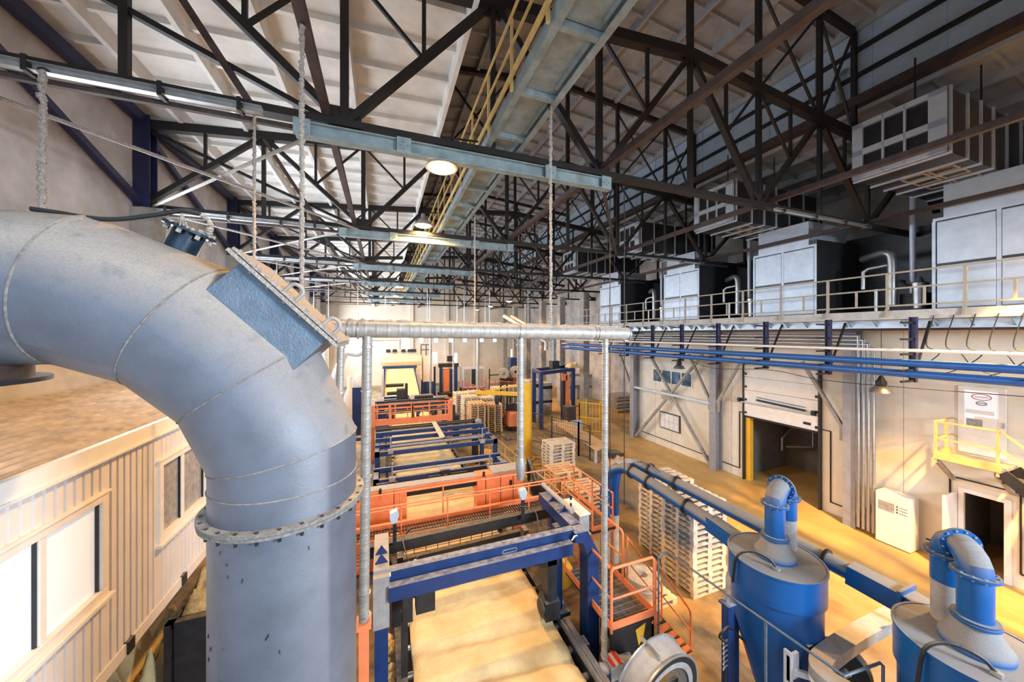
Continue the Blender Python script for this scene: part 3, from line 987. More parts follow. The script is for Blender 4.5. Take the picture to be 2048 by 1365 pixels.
# ------------------------------------------------------------------ air handling units
def ahu(y0, label):
    """y0: near edge of the cabinet; cabinet 2.3 m wide"""
    t = thing('air_handling_unit', label, 'air handling unit', (15, y0 + 1.15, 7.48), 'air handling units on the mezzanine')
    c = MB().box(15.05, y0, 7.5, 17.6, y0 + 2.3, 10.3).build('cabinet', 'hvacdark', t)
    b = MB()
    for z0, z1 in ((7.55, 8.75), (8.82, 10.02)):
        for a, e in ((.08, 1.1), (1.2, 2.22)):
            b.box(15.0, y0 + a, z0, 15.04, y0 + e, z1)
    b.build('front_panels', 'hvac', c, bevel=.01)
    b = MB()
    for a in (0, 1.11, 2.25):
        b.box(15.015, y0 + a, 7.5, 15.05, y0 + a + (.07 if a != 1.11 else .08), 10.06)
    b.box(15.0, y0, 10.06, 15.06, y0 + 2.3, 10.14)
    b.build('corner_profiles', 'hvac', c)
    MB().box(15.02, y0 + .25, 10.14, 17.4, y0 + 2.1, 11.05).build('neck', 'hvac', c)
    ya, yb = y0 + 1.15, y0 + 2.85
    zb, zt = 11.05, 12.55
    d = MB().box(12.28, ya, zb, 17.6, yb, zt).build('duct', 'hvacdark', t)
    for x in (12.36, 13.2, 13.9, 14.6, 15.4, 16.3, 17.3):
        MB().poly([(x - .025, ya - .045, zb - .045), (x - .025, yb + .045, zb - .045), (x - .025, yb + .045, zb), (x - .025, ya, zb), (x - .025, ya, zt + .045), (x - .025, ya - .045, zt + .045)], (.05, 0, 0)).build('duct_flange', 'hvac', d)
    b = MB()
    x = 12.2
    b.box(x, ya, zb, x + .08, ya + .28, zt).box(x, yb - .22, zb, x + .08, yb, zt)
    b.box(x, ya, zt - .13, x + .08, yb, zt).box(x, ya, zb, x + .08, yb, zb + .1).box(x, ya, zb + .62, x + .08, yb, zb + .78)
    for k in (1, 2):
        yy2 = ya + .28 + (yb - ya - .5) * k / 3
        b.box(x, yy2 - .02, zb, x + .07, yy2 + .02, zt)
    f = b.build('intake_frame', 'hvac', d)
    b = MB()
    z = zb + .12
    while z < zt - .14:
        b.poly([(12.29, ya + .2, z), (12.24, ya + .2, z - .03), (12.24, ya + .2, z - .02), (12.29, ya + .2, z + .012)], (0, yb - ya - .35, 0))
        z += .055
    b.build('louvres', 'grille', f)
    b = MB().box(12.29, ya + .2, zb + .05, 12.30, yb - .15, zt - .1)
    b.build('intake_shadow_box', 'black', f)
    for a, e in ((.25, .7), (.75, 1.2)):
        for x0 in (13.35, 13.95, 14.65):
            x1 = x0 + .42
            b = MB()
            for q in ((x0, ya + a, x0 + .03, ya + e), (x1 - .03, ya + a, x1, ya + e), (x0, ya + a, x1, ya + a + .03), (x0, ya + e - .03, x1, ya + e)):
                b.box(q[0], q[1], zb - .03, q[2], q[3], zb)
            b.build('service_hatch_frame', 'beige', d)
    return t


u0 = ahu(2.77, 'bluish air handling unit with louvred duct over the mezzanine, nearest one')
for i, y in enumerate((7.95, 13.0, 19.15)):
    o = copy_tree(u0, None, (0, y - 2.77, 0))
    o['label'] = ('bluish air handling unit with louvred duct, second along the mezzanine', 'bluish air handling unit with louvred duct, third along the mezzanine', 'bluish air handling unit at the far end of the mezzanine')[i]
# suspension rods of the intake ducts
for i, (x, y) in enumerate(((13.0, 4.7), (15.0, 4.2), (13.0, 9.9), (15.0, 9.4))):
    o = MB().tube([(x, y, 12.6), (x, y, 14.0)], .02, 6).build('suspension_rod', 'truss')
    tag(o, '%s dark rod hanging the intake duct of the %s air handling unit' % (('left', 'right')[i % 2], ('nearest', 'second')[i // 2]), 'rod', 'suspension rods')
# silver pipework standing between the units
def pipework(dy, w):
    t = thing('pipework', 'shiny jacketed pipes and a pump between the %s air handling units' % w, 'pipes', (15.6, 6.3 + dy, 7.5))
    MB().tube(smoothpts([(15.7, 6.2 + dy, 7.75), (15.7, 6.2 + dy, 9.2), (15.75, 6.35 + dy, 9.5), (16.0, 6.75 + dy, 9.52), (16.3, 7.2 + dy, 9.5)], 6), .12, 20).build('riser', 'silver', t, smooth=40)
    MB().tube([(15.75, 6.95 + dy, 8.35), (15.75, 6.95 + dy, 8.95), (15.75, 6.8 + dy, 9.05), (15.72, 6.3 + dy, 9.08)], .06, 14).build('branch', 'silver', t, smooth=40)
    MB().tube([(15.6, 6.55 + dy, 7.5), (15.6, 6.55 + dy, 8.3)], .05, 12).build('short_riser', 'silver', t, smooth=40)
    b = MB().lathe((15.8, 5.62 + dy, 7.5), [(.15, .1), (.16, .75), (.2, .76), (.2, .9), (.1, .95), (.05, 1.1)], 20)
    b.build('pump', 'silver', t, smooth=40)
    MB().tube([(15.9, 5.8 + dy, 8.1), (15.9, 5.8 + dy, 13.6)], .075, 16).build('vent_pipe', 'hvac', t, smooth=40)
    b = MB().tube([(15.6, 5.8 + dy, 8.3), (15.7, 6.0 + dy, 8.5), (15.9, 6.0 + dy, 8.5)], .05, 10).box(15.9, 5.5 + dy, 7.5, 16.6, 6.1 + dy, 8.1)
    b.build('pump_base', 'machdark', t)
    return t


pipework(0, 'first and second')
pipework(5.25, 'second and third')
pipework(10.6, 'third and far')
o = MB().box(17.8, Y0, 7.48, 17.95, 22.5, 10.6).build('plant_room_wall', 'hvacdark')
tag(o, 'dark sheet partition behind the air handling units', 'partition')
o = MB().tube([(14.2, 6.75, 14.3), (14.2, 6.75, 15.2), (14.35, 6.65, 15.35)], .07, 14).build('roof_drain_pipe', 'ltblue', smooth=40)
o.location.x -= .3
tag(o, 'short pale drain pipe rising against the blue clerestory panels', 'pipe')

# ------------------------------------------------------------------ pipes and their racks
for z, n in ((6.0, 'upper'), (5.72, 'lower')):
    o = MB().tube([(13.0, -1, z + .02), (13.0, 23.5, z + .02)], .1, 20).build('water_pipe', 'bluepipe', smooth=40)
    tag(o, '%s of the two long blue pipes under the mezzanine' % n, 'pipe', 'blue pipes under the mezzanine')
o = MB().tube([(12.9, -1, 6.36), (12.9, 23.5, 6.36)], .042, 14).build('white_pipe', 'white', smooth=40)
tag(o, 'thin white pipe just above the blue pipes', 'pipe')
for k in range(4):
    z = 6.3 + k * .14
    o = MB().tube([(15.33, 6.5 + k * .13, .15), (15.33, 6.5 + k * .13, z), (15.33, 22.4, z)], .05, 12).build('insulated_pipe', 'silver', smooth=40)
    tag(o, 'insulated silver pipe running along the cream wall, %s from the bottom' % ORD[k], 'pipe', 'silver pipes along the cream wall')
def rack(y, label):
    t = thing('pipe_rack', label, 'pipe rack', (13.35, y, 5.5), 'navy pipe racks hanging from the mezzanine')
    MB().ibeam((13.35, y, 5.5), (13.35, y, 7.25), .12, .14, .015, up=(0, 1, 0)).build('post', 'navycol', t)
    for z in (5.56, 5.85, 6.28, 6.68, 7.12):
        MB().prism((13.3, y, z), (12.75, y, z), [(-.03, -.05), (.03, -.05), (.03, .0), (-.03, .0)]).build('arm', 'black', t)
    MB().bar((13.4, y + .02, 5.6), (14.3, y + .02, 7.15), .05, .05).build('strut', 'machdark', t)
    return t


RY = [2.9, 4.86, 6.74, 8.66, 10.6, 12.5, 14.4, 16.4, 18.4]
r0 = rack(RY[0], '')
for i, y in enumerate(RY):
    o = r0 if i == 0 else copy_tree(r0, None, (0, y - RY[0], 0))
    o['label'] = 'navy pipe rack post with black arms, %s counted from the right' % ORD[i]
o = MB().tube(smoothpts([(15.6, 14.4, 5.5), (14, 11.5, 5.25), (13.5, 8.6, 5.45), (14.2, 7, 5.2), (15.5, 3, 5.2)], 6), .012, 6).build('cable', 'rubber')
tag(o, 'thin dark cable sagging under the blue pipes', 'cable')
t = thing('cable_bundle', 'tangle of dark cables dangling from the mezzanine at the upper right', 'cable', (14.2, 3.9, 6.2))
for i in range(5):
    y = 3.3 + i * .35
    MB().tube(smoothpts([(13.97, y, 7.3), (14.0, y + .15, 6.5), (14.0, y - .1, 6.3), (14.2, y + .3 * (-1) ** i, 5.9), (14.6, y + .9 * (-1) ** i, 5.6)], 5), .012, 6).build('cable', 'rubber', t)

# ================================================================== CREAM WALL ON THE RIGHT
RX = 15.9
b = MB()
def wall(y0, y1, z0, z1):
    b.box(RX, y0, z0, RX + .2, y1, z1)
wall(Y0, 4.02, 0, 7.2); wall(4.02, 4.80, 2.2, 7.2); wall(4.80, 8.33, 0, 7.2); wall(8.33, 11.2, 3.0, 7.2); wall(11.2, 18.8, 0, 7.2)
struct('wall_right', b, 'wall_r')
b = MB()
for y in (1.2, 2.7, 6.0, 11.9, 15.6, 16.9):
    b.box(RX - .004, y, 0, RX, y + .012, 7.2)
struct('trim_5', b, 'conc')
# dark channels outlining the panels low on the wall
b = MB()
def outl(pts):
    for p, q in zip(pts[:-1], pts[1:]):
        b.bar((RX - .02, p[0], p[1]), (RX - .02, q[0], q[1]), .03, .05, up=(1, 0, 0))
outl([(18.3, .42), (12.95, .42)]); outl([(12.5, .42), (11.5, .42), (11.5, 3.1), (11.35, 3.1)]); outl([(8.2, 3.1), (7.95, 3.1), (7.95, .42), (7.4, .42)])
outl([(5.5, .40), (5.0, .40)]); outl([(5.02, .1), (5.02, 2.55), (3.8, 2.55), (3.8, .4), (3.0, .4)])
struct('trim_6', b, 'black')
# dark store room behind the big door, and the small lobby
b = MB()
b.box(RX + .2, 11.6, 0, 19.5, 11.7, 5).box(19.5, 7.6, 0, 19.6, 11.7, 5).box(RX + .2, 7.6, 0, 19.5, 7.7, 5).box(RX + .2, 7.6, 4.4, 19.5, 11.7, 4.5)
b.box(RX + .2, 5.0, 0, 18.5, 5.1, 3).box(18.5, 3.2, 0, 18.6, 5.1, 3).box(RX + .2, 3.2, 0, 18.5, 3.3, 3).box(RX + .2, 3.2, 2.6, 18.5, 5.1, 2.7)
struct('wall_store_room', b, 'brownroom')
o = MB().tube([(19.2, 10.6, 4.2), (19.2, 10.6, 2.2), (19.2, 11.2, 2.1), (18.6, 11.3, 1.6), (18.6, 11.3, 1.0)], .06, 10).tube([(19.2, 10.3, 4.2), (19.2, 10.3, 1.4), (18.4, 11.0, 1.3)], .05, 10).build('heating_pipes', 'galv', smooth=40)
tag(o, 'grey pipes on the back wall inside the dark store room', 'pipes')
o = MB().box(18.9, 8.6, 0, 19.4, 9.1, 4.4).build('store_column', 'conc')
tag(o, 'grey column inside the dark store room', 'column')
# sectional door, pulled half up
d = MB()
for k in range(4):
    z = 3.0 + k * .6
    d.box(RX - .1, 8.3, z + .008, RX - .05, 11.22, min(z + .6, 5.36) - .008)
dr = struct('door_1', d, 'white', bevel=.006)
MB().box(RX - .115, 8.32, 2.93, RX - .045, 11.2, 3.01).build('rubber_seal', 'black', dr)
b = MB()
for y in (8.26, 11.25):
    b.box(RX - .14, y - .035, 0, RX, y + .035, 5.6)
b.build('guide_rails', 'machdark', dr)
MB().tube([(RX - .16, 11.75, 3.62), (RX - .16, 8.4, 3.62)], .035, 10).build('lift_shaft', 'galv', dr)
MB().bar((RX - .18, 10.6, 3.82), (RX - .18, 8.7, 3.74), .05, .08).bar((RX - .18, 10.6, 3.95), (RX - .18, 8.7, 3.87), .02, .02).build('truss_bar', 'machdark', dr)
b = MB()
for y in (8.42, 11.4):
    b.lathe((RX - .16, y, 3.7), [(.1, -.06), (.1, .06)], 16, (0, 1, 0))
b.build('pulleys', 'machdark', dr)
MB().box(RX - .12, 8.55, 3.18, RX - .1, 8.8, 3.28).build('handle', 'black', dr)
b = MB()
for k in range(4):
    for y in (8.36, 11.14):
        b.box(RX - .13, y - .04, 3.1 + k * .6, RX - .1, y + .04, 3.2 + k * .6)
b.build('hinges', 'machdark', dr)
MB().box(RX - .01, 11.02, 0, RX + .22, 11.2, 3).build('jamb', 'yellow', dr)
# steel columns in front of the wall
for y, n in ((18.5, 'far'), (12.55, 'middle'), (7.18, 'near')):
    t = thing('wall_column', 'light grey steel column against the cream wall, %s one of three' % n, 'column', (15.7, y, 0), 'steel columns against the cream wall')
    MB().ibeam((15.62, y, 0), (15.62, y, 7.2), .36, .46, .03, up=(1, 0, 0)).build('post', 'colgrey', t)
    for s in ((1, -1) if n == 'middle' else (1,)):
        z0, z1 = (3.3, 5.7)
        MB().bar((15.5, y + s * .15, z0), (15.5, y + s * 1.5, z1), .1, .12, up=(1, 0, 0)).build('knee_brace', 'conc', t)
        MB().box(15.46, y + s * .02, z0 - .35, 15.54, y + s * .3, z0 + .2).build('gusset', 'conc', t)
t = thing('cross_brace', 'grey steel X brace with a middle rail on the cream wall', 'brace', (15.5, 15.5, 0))
MB().bar((15.52, 18.25, .1), (15.52, 13.2, 5.7), .12, .14, up=(1, 0, 0)).build('diagonal', 'conc', t)
MB().bar((15.56, 17.1, 5.6), (15.56, 12.8, .15), .12, .14, up=(1, 0, 0)).build('diagonal', 'conc', t)
MB().bar((15.5, 18.4, 3.3), (15.5, 12.7, 3.3), .12, .14, up=(1, 0, 0)).build('middle_rail', 'hvac', t)
MB().box(15.44, 15.35, 2.95, 15.5, 15.95, 3.5).build('gusset', 'conc', t)
# strip window with four panes
f = MB()
wy0, wy1, wz0, wz1 = 14.15, 17.1, 3.8, 4.66
for a in ((wy0, wz0, wy1, wz0 + .07), (wy0, wz1 - .07, wy1, wz1)):
    f.box(RX - .05, a[0], a[1], RX, a[2], a[3])
for k in range(5):
    y = wy0 + (wy1 - wy0 - .07) * k / 4
    f.box(RX - .048, y, wz0 + .07, RX, y + .07, wz1 - .07)
fo = struct('window_20', f, 'white')
MB().box(RX - .02, wy0 + .03, wz0 + .03, RX - .01, wy1 - .03, wz1 - .03).build('panes', 'glassblue', fo)
# notice board with sheets
t = thing('notice_board', 'grey framed notice board with paper sheets low on the cream wall', 'notice board', (15.85, 15.75, 1.1))
MB().box(RX - .06, 14.98, 1.1, RX, 16.5, 2.1).build('frame', 'machdark', t)
MB().box(RX - .07, 15.03, 1.15, RX - .055, 16.45, 2.05).build('backing', 'hvac', t)
for i in range(4):
    for j in range(2):
        y = 15.1 + i * .34
        MB().box(RX - .078, y, 1.2 + j * .42, RX - .07, y + .27, 1.57 + j * .42).build('paper_sheet', 'white', t)
# white control cabinet
t = thing('control_cabinet', 'white floor-standing cabinet with a small dark display by the cream wall', 'cabinet', (15.45, 5.98, 0))
MB().box(15.2, 5.6, .03, 15.72, 6.4, 1.66).build('body', 'white', t, bevel=.015)
MB().box(15.19, 5.95, 1.10, 15.205, 6.32, 1.38).build('display', 'panegrey', t)
for k in range(3):
    MB().box(15.185, 5.87, 1.13 + k * .09, 15.205, 5.9, 1.17 + k * .09).build('button', 'black', t)
    MB().box(15.19, 5.66, 1.14 + k * .09, 15.204, 5.84, 1.15 + k * .09).build('print_line', 'machdark', t)
o = MB().tube(smoothpts([(15.75, 6.42, 1.0), (15.8, 6.7, 1.05), (15.8, 6.75, .6), (15.8, 6.6, .2), (15.8, 6.5, .05)], 5), .014, 6).build('cable', 'rubber')
tag(o, 'black cable loop beside the white control cabinet', 'cable')
# upper door with glass, little balcony and stairs
f = MB()
dy0, dy1, dz0, dz1 = 4.02, 4.86, 3.36, 5.28
f.box(RX - .06, dy0, dz0 + .75, RX, dy0 + .12, dz1 - .1).box(RX - .06, dy1 - .12, dz0 + .75, RX, dy1, dz1 - .1).box(RX - .06, dy0, dz1 - .1, RX, dy1, dz1).box(RX - .06, dy0, dz0, RX, dy1, dz0 + .75)
do = struct('door_2', f, 'white', bevel=.008)
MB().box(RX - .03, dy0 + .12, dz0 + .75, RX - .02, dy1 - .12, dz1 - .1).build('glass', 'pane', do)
MB().box(RX - .036, dy0 + .13, dz0 + .78, RX - .03, dy1 - .3, dz0 + 1.08).box(RX - .036, dy0 + .2, dz0 + 1.15, RX - .03, dy1 - .14, dz0 + 1.26).build('paper_sheet', 'white', do)
MB().box(RX - .041, dy0 + .4, dz0 + .78, RX - .037, dy1 - .15, dz0 + 1.0).build('desk_seen_through_glass', 'panegrey', do)
for zc, rw, rh, m in ((5.0, .17, .085, 'red'), (4.82, .09, .05, 'machdark')):
    pts = [(RX - .034, (dy0 + dy1) / 2 + math.cos(a) * rw, zc + math.sin(a) * rh) for a in [2 * PI * i / 32 for i in range(33)]]
    MB().tube(pts, .009, 6, False).build('oval_emblem', m, do)
    MB().box(RX - .036, (dy0 + dy1) / 2 - rw * .7, zc - .008, RX - .03, (dy0 + dy1) / 2 + rw * .7, zc + .008).build('emblem_text_line', m, do)
MB().box(RX - .1, dy0 + .03, dz0 + .85, RX - .05, dy0 + .06, dz0 + 1.0).build('handle', 'galv', do)
t = thing('balcony', 'small steel balcony with yellow rails below the glazed upper door', 'balcony', (15.4, 4.4, 3.2))
MB().box(14.85, 3.85, 3.2, RX, 5.0, 3.27).build('platform', 'conc', t)
MB().box(14.83, 3.85, 3.22, 14.86, 5.0, 3.42).box(14.86, 4.98, 3.22, RX, 5.0, 3.42).build('toe_board', 'yellowrail', t)
for x, y in ((14.87, 4.97), (14.87, 3.9), (15.5, 4.97)):
    MB().bar((x, y, 3.1), (x, y, 4.3), .05, .05).build('rail_post', 'yellowrail', t)
b = MB()
for z in (3.8, 4.29):
    b.bar((14.87, 5.0, z), (14.87, 3.85, z), .04, .04).bar((14.87, 4.97, z), (RX, 4.97, z), .04, .04)
b.build('rails', 'yellowrail', t)
for y in (3.92, 4.95):
    MB().bar((14.9, y, 3.15), (15.85, y, 2.5), .09, .1).build('bracket', 'conc', t)
t = thing('wall_stairs', 'dark steel stair flight going down right from the yellow-railed balcony', 'stairs', (15.3, 2.5, 0))
for x in (14.9, 15.7):
    MB().bar((x, 3.85, 3.2), (x, .4, .1), .05, .26).build('stringer', 'machdark', t)
for k in range(10):
    MB().box(14.9, 3.6 - k * .33, 2.95 - k * .3, 15.7, 3.85 - k * .33, 2.99 - k * .3).build('tread', 'machdark', t)
for dz in (.6, 1.05):
    MB().bar((14.87, 3.85, 3.22 + dz), (14.87, .4, .12 + dz), .04, .04).build('handrail', 'yellowrail', t)
# lower doorway and its open leaf
f = MB()
f.box(RX - .05, 3.94, 0, RX + .02, 4.06, 2.18).box(RX - .05, 4.76, 0, RX + .02, 4.86, 2.18).box(RX - .05, 3.94, 2.18, RX + .02, 4.86, 2.3)
do = struct('door_3', f, 'white')
b = MB()
for a in ((14.98, 15.88, 0.03, .15), (14.98, 15.88, 2.05, 2.15), (14.98, 15.06, .03, 2.15), (15.8, 15.88, .03, 2.15)):
    b.box(a[0] + .45, 4.87, a[2], min(a[1], RX), 4.91, a[3])
b.box(15.45, 4.875, .1, RX, 4.9, 2.1)
b.build('door_leaf', 'white', do)
# pendant lamps, unlit
def pendant(y, label):
    t = thing('pendant_lamp', label, 'lamp', (14.5, y, 5.0), 'unlit dome pendants before the cream wall')
    MB().lathe((14.5, y, 4.97), [(.27, 0), (.275, .015), (.24, .1), (.16, .19), (.1, .22), (.0, .225)], 28).build('shade', 'silver', t, smooth=40)
    MB().lathe((14.5, y, 5.17), [(.07, 0), (.13, .05), (.13, .14), (.09, .2), (.06, .28), (.03, .33), (0, .33)], 20).build('gear_housing', 'machdark', t, smooth=40)
    MB().tube([(14.5, y, 5.48), (14.5, y, 7.0)], .008, 6).build('cord', 'machdark', t)
pendant(5.97, 'grey dome pendant lamp hanging left of the glazed upper door')
pendant(13.76, 'grey dome pendant lamp hanging before the strip window')

# ================================================================== PRODUCTION LINE
# the endless wool mat
def mat_mesh():
    from mathutils import noise as nz_
    b = MB()
    ys = []
    y = 3.0
    while y < 26.4:
        ys.append(y)
        y += .07 if y < 8.5 else .25
    nx = 40
    vs, fs = [], []
    for y in ys:
        for i in range(nx + 1):
            u = i / nx
            e = min(u, 1 - u) * nx
            wob = .05 * nz_.noise(Vector((0, y * 1.3, 4 if u < .5 else 9)))
            x = .50 + 2.74 * u + wob * (1 - min(1, e / 6))
            z = 1.0 + .05 * nz_.noise(Vector((x * 1.4, y * 1.1, 0))) + .02 * nz_.noise(Vector((x * 5, y * 5, 1)))
            for yc, d in ((4.75, .09), (5.6, .08), (6.35, .05), (9.9, .05)):      # shallow valleys standing in for the rods' shadow bands
                z -= d * math.exp(-((y + .12 * (x - 1.8) - yc) / .10) ** 2)
            if e < 2:
                z -= (.07, .02)[int(e)] if e < 2 else 0
            vs.append((x, y, z))
    for j in range(len(ys) - 1):
        for i in range(nx):
            a = j * (nx + 1) + i
            fs.append((a, a + 1, a + nx + 2, a + nx + 1))
    m = len(vs)
    vs2 = [(x, y, .86) for x, y, z in vs if True]
    b.add(vs, fs)
    # sides
    for col in (0, nx):
        s = [(vs[j * (nx + 1) + col]) for j in range(len(ys))]
        k = len(s)
        b.add(s + [(x, y, .84) for x, y, z in s], [(i, i + 1, k + i + 1, k + i) for i in range(k - 1)])
    s = vs[:nx + 1]
    b.add(s + [(x, y, .84) for x, y, z in s], [(i, i + 1, nx + 2 + i, nx + 1 + i) for i in range(nx)])
    return b


o = mat_mesh().build('mineral_wool_mat', 'wool', smooth=60)
tag(o, 'pale yellow endless mineral wool mat lying on the long conveyor', 'wool mat')
cv = thing('conveyor', 'long dark roller conveyor carrying the yellow wool mat', 'conveyor', (1.87, 18, 0))
for x0, x1 in ((.22, .40), (3.36, 3.5)):
    MB().box(x0, 2.6, .62, x1, 26.4, .90).build('side_frame', 'machdark', cv)
b = MB()
y = 3.0
while y < 26.3:
    b.cyl((.4, y, .77), (3.36, y, .77), .06, 12)
    y += .55
b.build('rollers', 'galv', cv, smooth=40)
b = MB()
y = 3.2
while y < 26.3:
    for x in (.31, 3.43):
        b.box(x - .05, y - .06, 0, x + .05, y + .06, .62)
    y += 2.2
b.build('legs', 'machdark', cv)
b = MB().bar((3.36, 2.8, 1.02), (3.36, 6.1, 1.02), .05, .1).bar((3.44, 3.9, 1.08), (3.44, 6.05, 1.08), .09, .05)
b.build('side_guide', 'galv', cv)
b = MB()
for y in (3.1, 3.75, 4.45, 5.05):
    b.box(-.02, y, .6, .2, y + .28, .8).box(-.1, y + .05, .3, .22, y + .2, .45)
b.build('left_brackets', 'machblue', cv)
b = MB()
for y in (4.2, 4.9, 5.5):
    b.box(3.42, y, .85, 3.62, y + .22, 1.0)
b.build('right_brackets', 'machblue', cv)
mt = MB().cyl((3.52, 5.05, .98), (3.66, 5.0, .98), .09, 18).box(3.64, 4.88, .86, 3.9, 5.12, 1.12).cyl((3.9, 5.0, 1.0), (4.12, 4.98, 1.0), .115, 20)
mo = mt.build('drive_motor', 'lidgrey', cv, smooth=35)
MB().box(3.66, 4.87, 1.12, 3.72, 5.13, 1.14).box(3.80, 4.87, 1.12, 3.86, 5.13, 1.14).build('red_bands', 'red', mo)
b = MB()
rr = random.Random(5)
for k in range(26):
    y = 3.2 + k * .16
    b.lathe((.12 + rr.uniform(-.03, .03), y, .80), [(0, -.1), (rr.uniform(.06, .12), 0), (0, rr.uniform(.05, .12))], 7)
b.build('caught_wool', 'wooldark', cv, smooth=60)['kind'] = 'stuff'

# ------------------------------------------------------------------ blue edge-saw gantry
ga = thing('gantry', 'dark blue steel gantry spanning the wool mat nearest the camera', 'gantry', (1.87, 6.0, 0))
MB().bar((-.02, 5.86, 0), (-.02, 5.86, 2.98), .2, .26, up=(0, 1, 0)).build('left_post', 'machblue', ga)
MB().box(-.14, 5.72, 2.2, .1, 5.98, 3.0).box(-.14, 5.84, 3.0, .1, 6.9, 3.05).build('left_post_cap', 'lidgrey', ga)
rp = MB().poly([(3.72, 5.72, 0), (3.98, 5.72, 0), (3.98, 5.72, 2.5), (3.72, 5.72, 2.98), (3.44, 5.72, 2.98), (3.44, 5.72, 2.8), (3.62, 5.72, 2.74), (3.72, 5.72, 2.45)], (0, .3, 0)).build('right_post', 'machblue', ga, bevel=.008)
MB().box(.08, 5.66, 2.62, 3.36, 5.80, 2.85).build('front_beam', 'machblue', ga, bevel=.006)
MB().box(.08, 5.82, 2.74, 3.48, 5.98, 3.0).build('upper_beam', 'machblue', ga, bevel=.006)
pl = MB()
for a in ((2.0, 2.855, 2.28, 2.865), (2.0, 2.915, 2.28, 2.925), (2.0, 2.855, 2.012, 2.925), (2.268, 2.855, 2.28, 2.925)):
    pl.box(a[0], 5.81, a[1], a[2], 5.82, a[3])
pl.build('name_plate', 'lidgrey', ga)
b = MB()
for k in range(5):
    b.cyl((.08, 5.76 + .05 * k, 2.98), (.12, 5.76 + .05 * k, 2.98), .02, 6).cyl((3.4, 5.8 - .02 * k, 2.82 + .03 * k), (3.48, 5.8 - .02 * k, 2.82 + .03 * k), .012, 6)
b.build('bolts', 'galv', ga)
MB().box(3.5, 5.98, 2.74, 3.74, 7.5, 2.98).build('right_side_beam', 'machblue', ga, bevel=.006)
MB().box(-.12, 5.98, 2.5, .06, 7.4, 2.72).build('left_side_beam', 'machblue', ga)
MB().bar((3.46, 6.5, .98), (3.46, 6.5, 2.74), .17, .17, up=(0, 1, 0)).box(3.3, 6.3, .91, 3.68, 6.75, .99).build('inner_post', 'machblue', ga)
MB().bar((-.3, 7.35, 2.5), (3.95, 7.35, 2.58), .16, .22).build('rear_beam', 'machdark', ga)
MB().bar((.4, 7.75, 1.88), (3.3, 7.75, 1.95), .12, .18).build('lower_rear_beam', 'machdark', ga)
MB().bar((3.8, 7.35, 0), (3.8, 7.35, 2.5), .18, .18, up=(0, 1, 0)).build('rear_post', 'machblue', ga)
MB().tube([(3.72, 6.3, 3.08), (3.66, 7.6, 3.12)], .055, 14).build('cable_tube', 'lidgrey', ga, smooth=40)
for y in (6.5, 7.0):
    MB().poly([(3.5, y, 2.98), (3.74, y, 2.98), (3.66, y, 3.12)], (0, .02, 0)).build('gusset_lug', 'machblue', ga)
for x, y in ((-.02, 6.0), (-.02, 6.25)):
    MB().poly([(x - .1, y, 3.05), (x + .1, y, 3.05), (x, y, 3.2)], (0, .02, 0)).build('gusset_lug', 'machblue', ga)
bx = MB().box(3.86, 6.25, 2.52, 4.1, 6.95, 2.98).build('junction_box', 'lidgrey', ga, bevel=.01)
MB().box(3.84, 6.22, 2.98, 4.12, 6.98, 3.0).build('box_lid', 'white', bx)
bc = MB().cyl((3.86, 6.6, 3.0), (3.86, 6.6, 3.1), .022, 12).cyl((3.86, 6.6, 3.17), (3.86, 6.6, 3.24), .026, 12).build('signal_beacon', 'black', ga)
MB().cyl((3.86, 6.6, 3.1), (3.86, 6.6, 3.17), .026, 12).build('clear_lens', 'white', bc)
for x, y, z, n in ((.22, 7.15, 3.05, 'left'), (2.95, 7.15, 3.05, 'right')):
    h = MB().box(x - .035, y - .03, z - .42, x + .035, y + .03, z + .1).build('sensor_arm', 'machdark', ga)
    MB().poly([(x - .09, y - .06, z + .24), (x + .05, y - .06, z + .28), (x + .08, y - .06, z + .18), (x + .03, y - .06, z + .04), (x - .05, y - .06, z + .04), (x - .09, y - .06, z + .14)], (0, .14, 0)).build('sensor_head', 'hvac', h)
for x, n in ((.45, 1), (2.95, -1)):
    s = MB().box(x - .15, 6.2, 2.2, x + .15, 6.7, 2.5).box(x - .2 * n - .1, 6.3, 1.7, x - .2 * n + .1, 6.6, 2.2).build('saw_carriage', 'machdark', ga)
    MB().lathe((x + .12 * n, 6.5, 2.45), [(0, -.03), (.2, -.03), (.2, .03), (0, .03)], 28, (1, 0, 0)).build('saw_guard', 'woodorange', s)
    MB().cyl((x - .02, 6.1, 2.6), (x - .02, 6.4, 2.6), .07, 14).tube([(x + .1, 6.05, 2.4), (x + .1, 6.05, 3.0)], .012, 6).box(x - .2, 6.6, 2.5, x - .1, 6.8, 2.7).build('saw_motor', 'strut', s, smooth=40)
    MB().tube(smoothpts([(x, 6.3, 2.7), (x - .1 * n, 6.7, 3.0), (x + .1 * n, 7.1, 2.95), (x, 7.35, 2.7)], 5), .012, 6).build('air_hose', 'rubber', s)
MB().box(.5, 5.68, 2.3, .8, 5.9, 2.62).box(.3, 5.7, 2.2, .45, 5.95, 2.62).box(.28, 5.75, 1.3, .38, 5.95, 2.25).build('left_trim_head', 'machdark', ga)
MB().box(2.98, 6.05, 1.15, 3.3, 6.4, 1.5).box(3.05, 6.1, 1.5, 3.25, 6.3, 2.7).box(2.9, 6.1, 2.2, 3.3, 6.35, 2.6).lathe((2.95, 6.2, 1.35), [(0, -.02), (.16, -.02), (.16, .02), (0, .02)], 20, (1, 0, 0)).build('right_trim_head', 'machdark', ga)
o = MB().lathe((3.75, 6.95, 1.35), [(0, -.1), (.32, -.1), (.34, 0), (.32, .1), (0, .1)], 28, (.4, 1, 0)).build('hose_reel', 'yellow', smooth=40)
tag(o, 'round yellow drum behind the right leg of the blue gantry', 'drum')

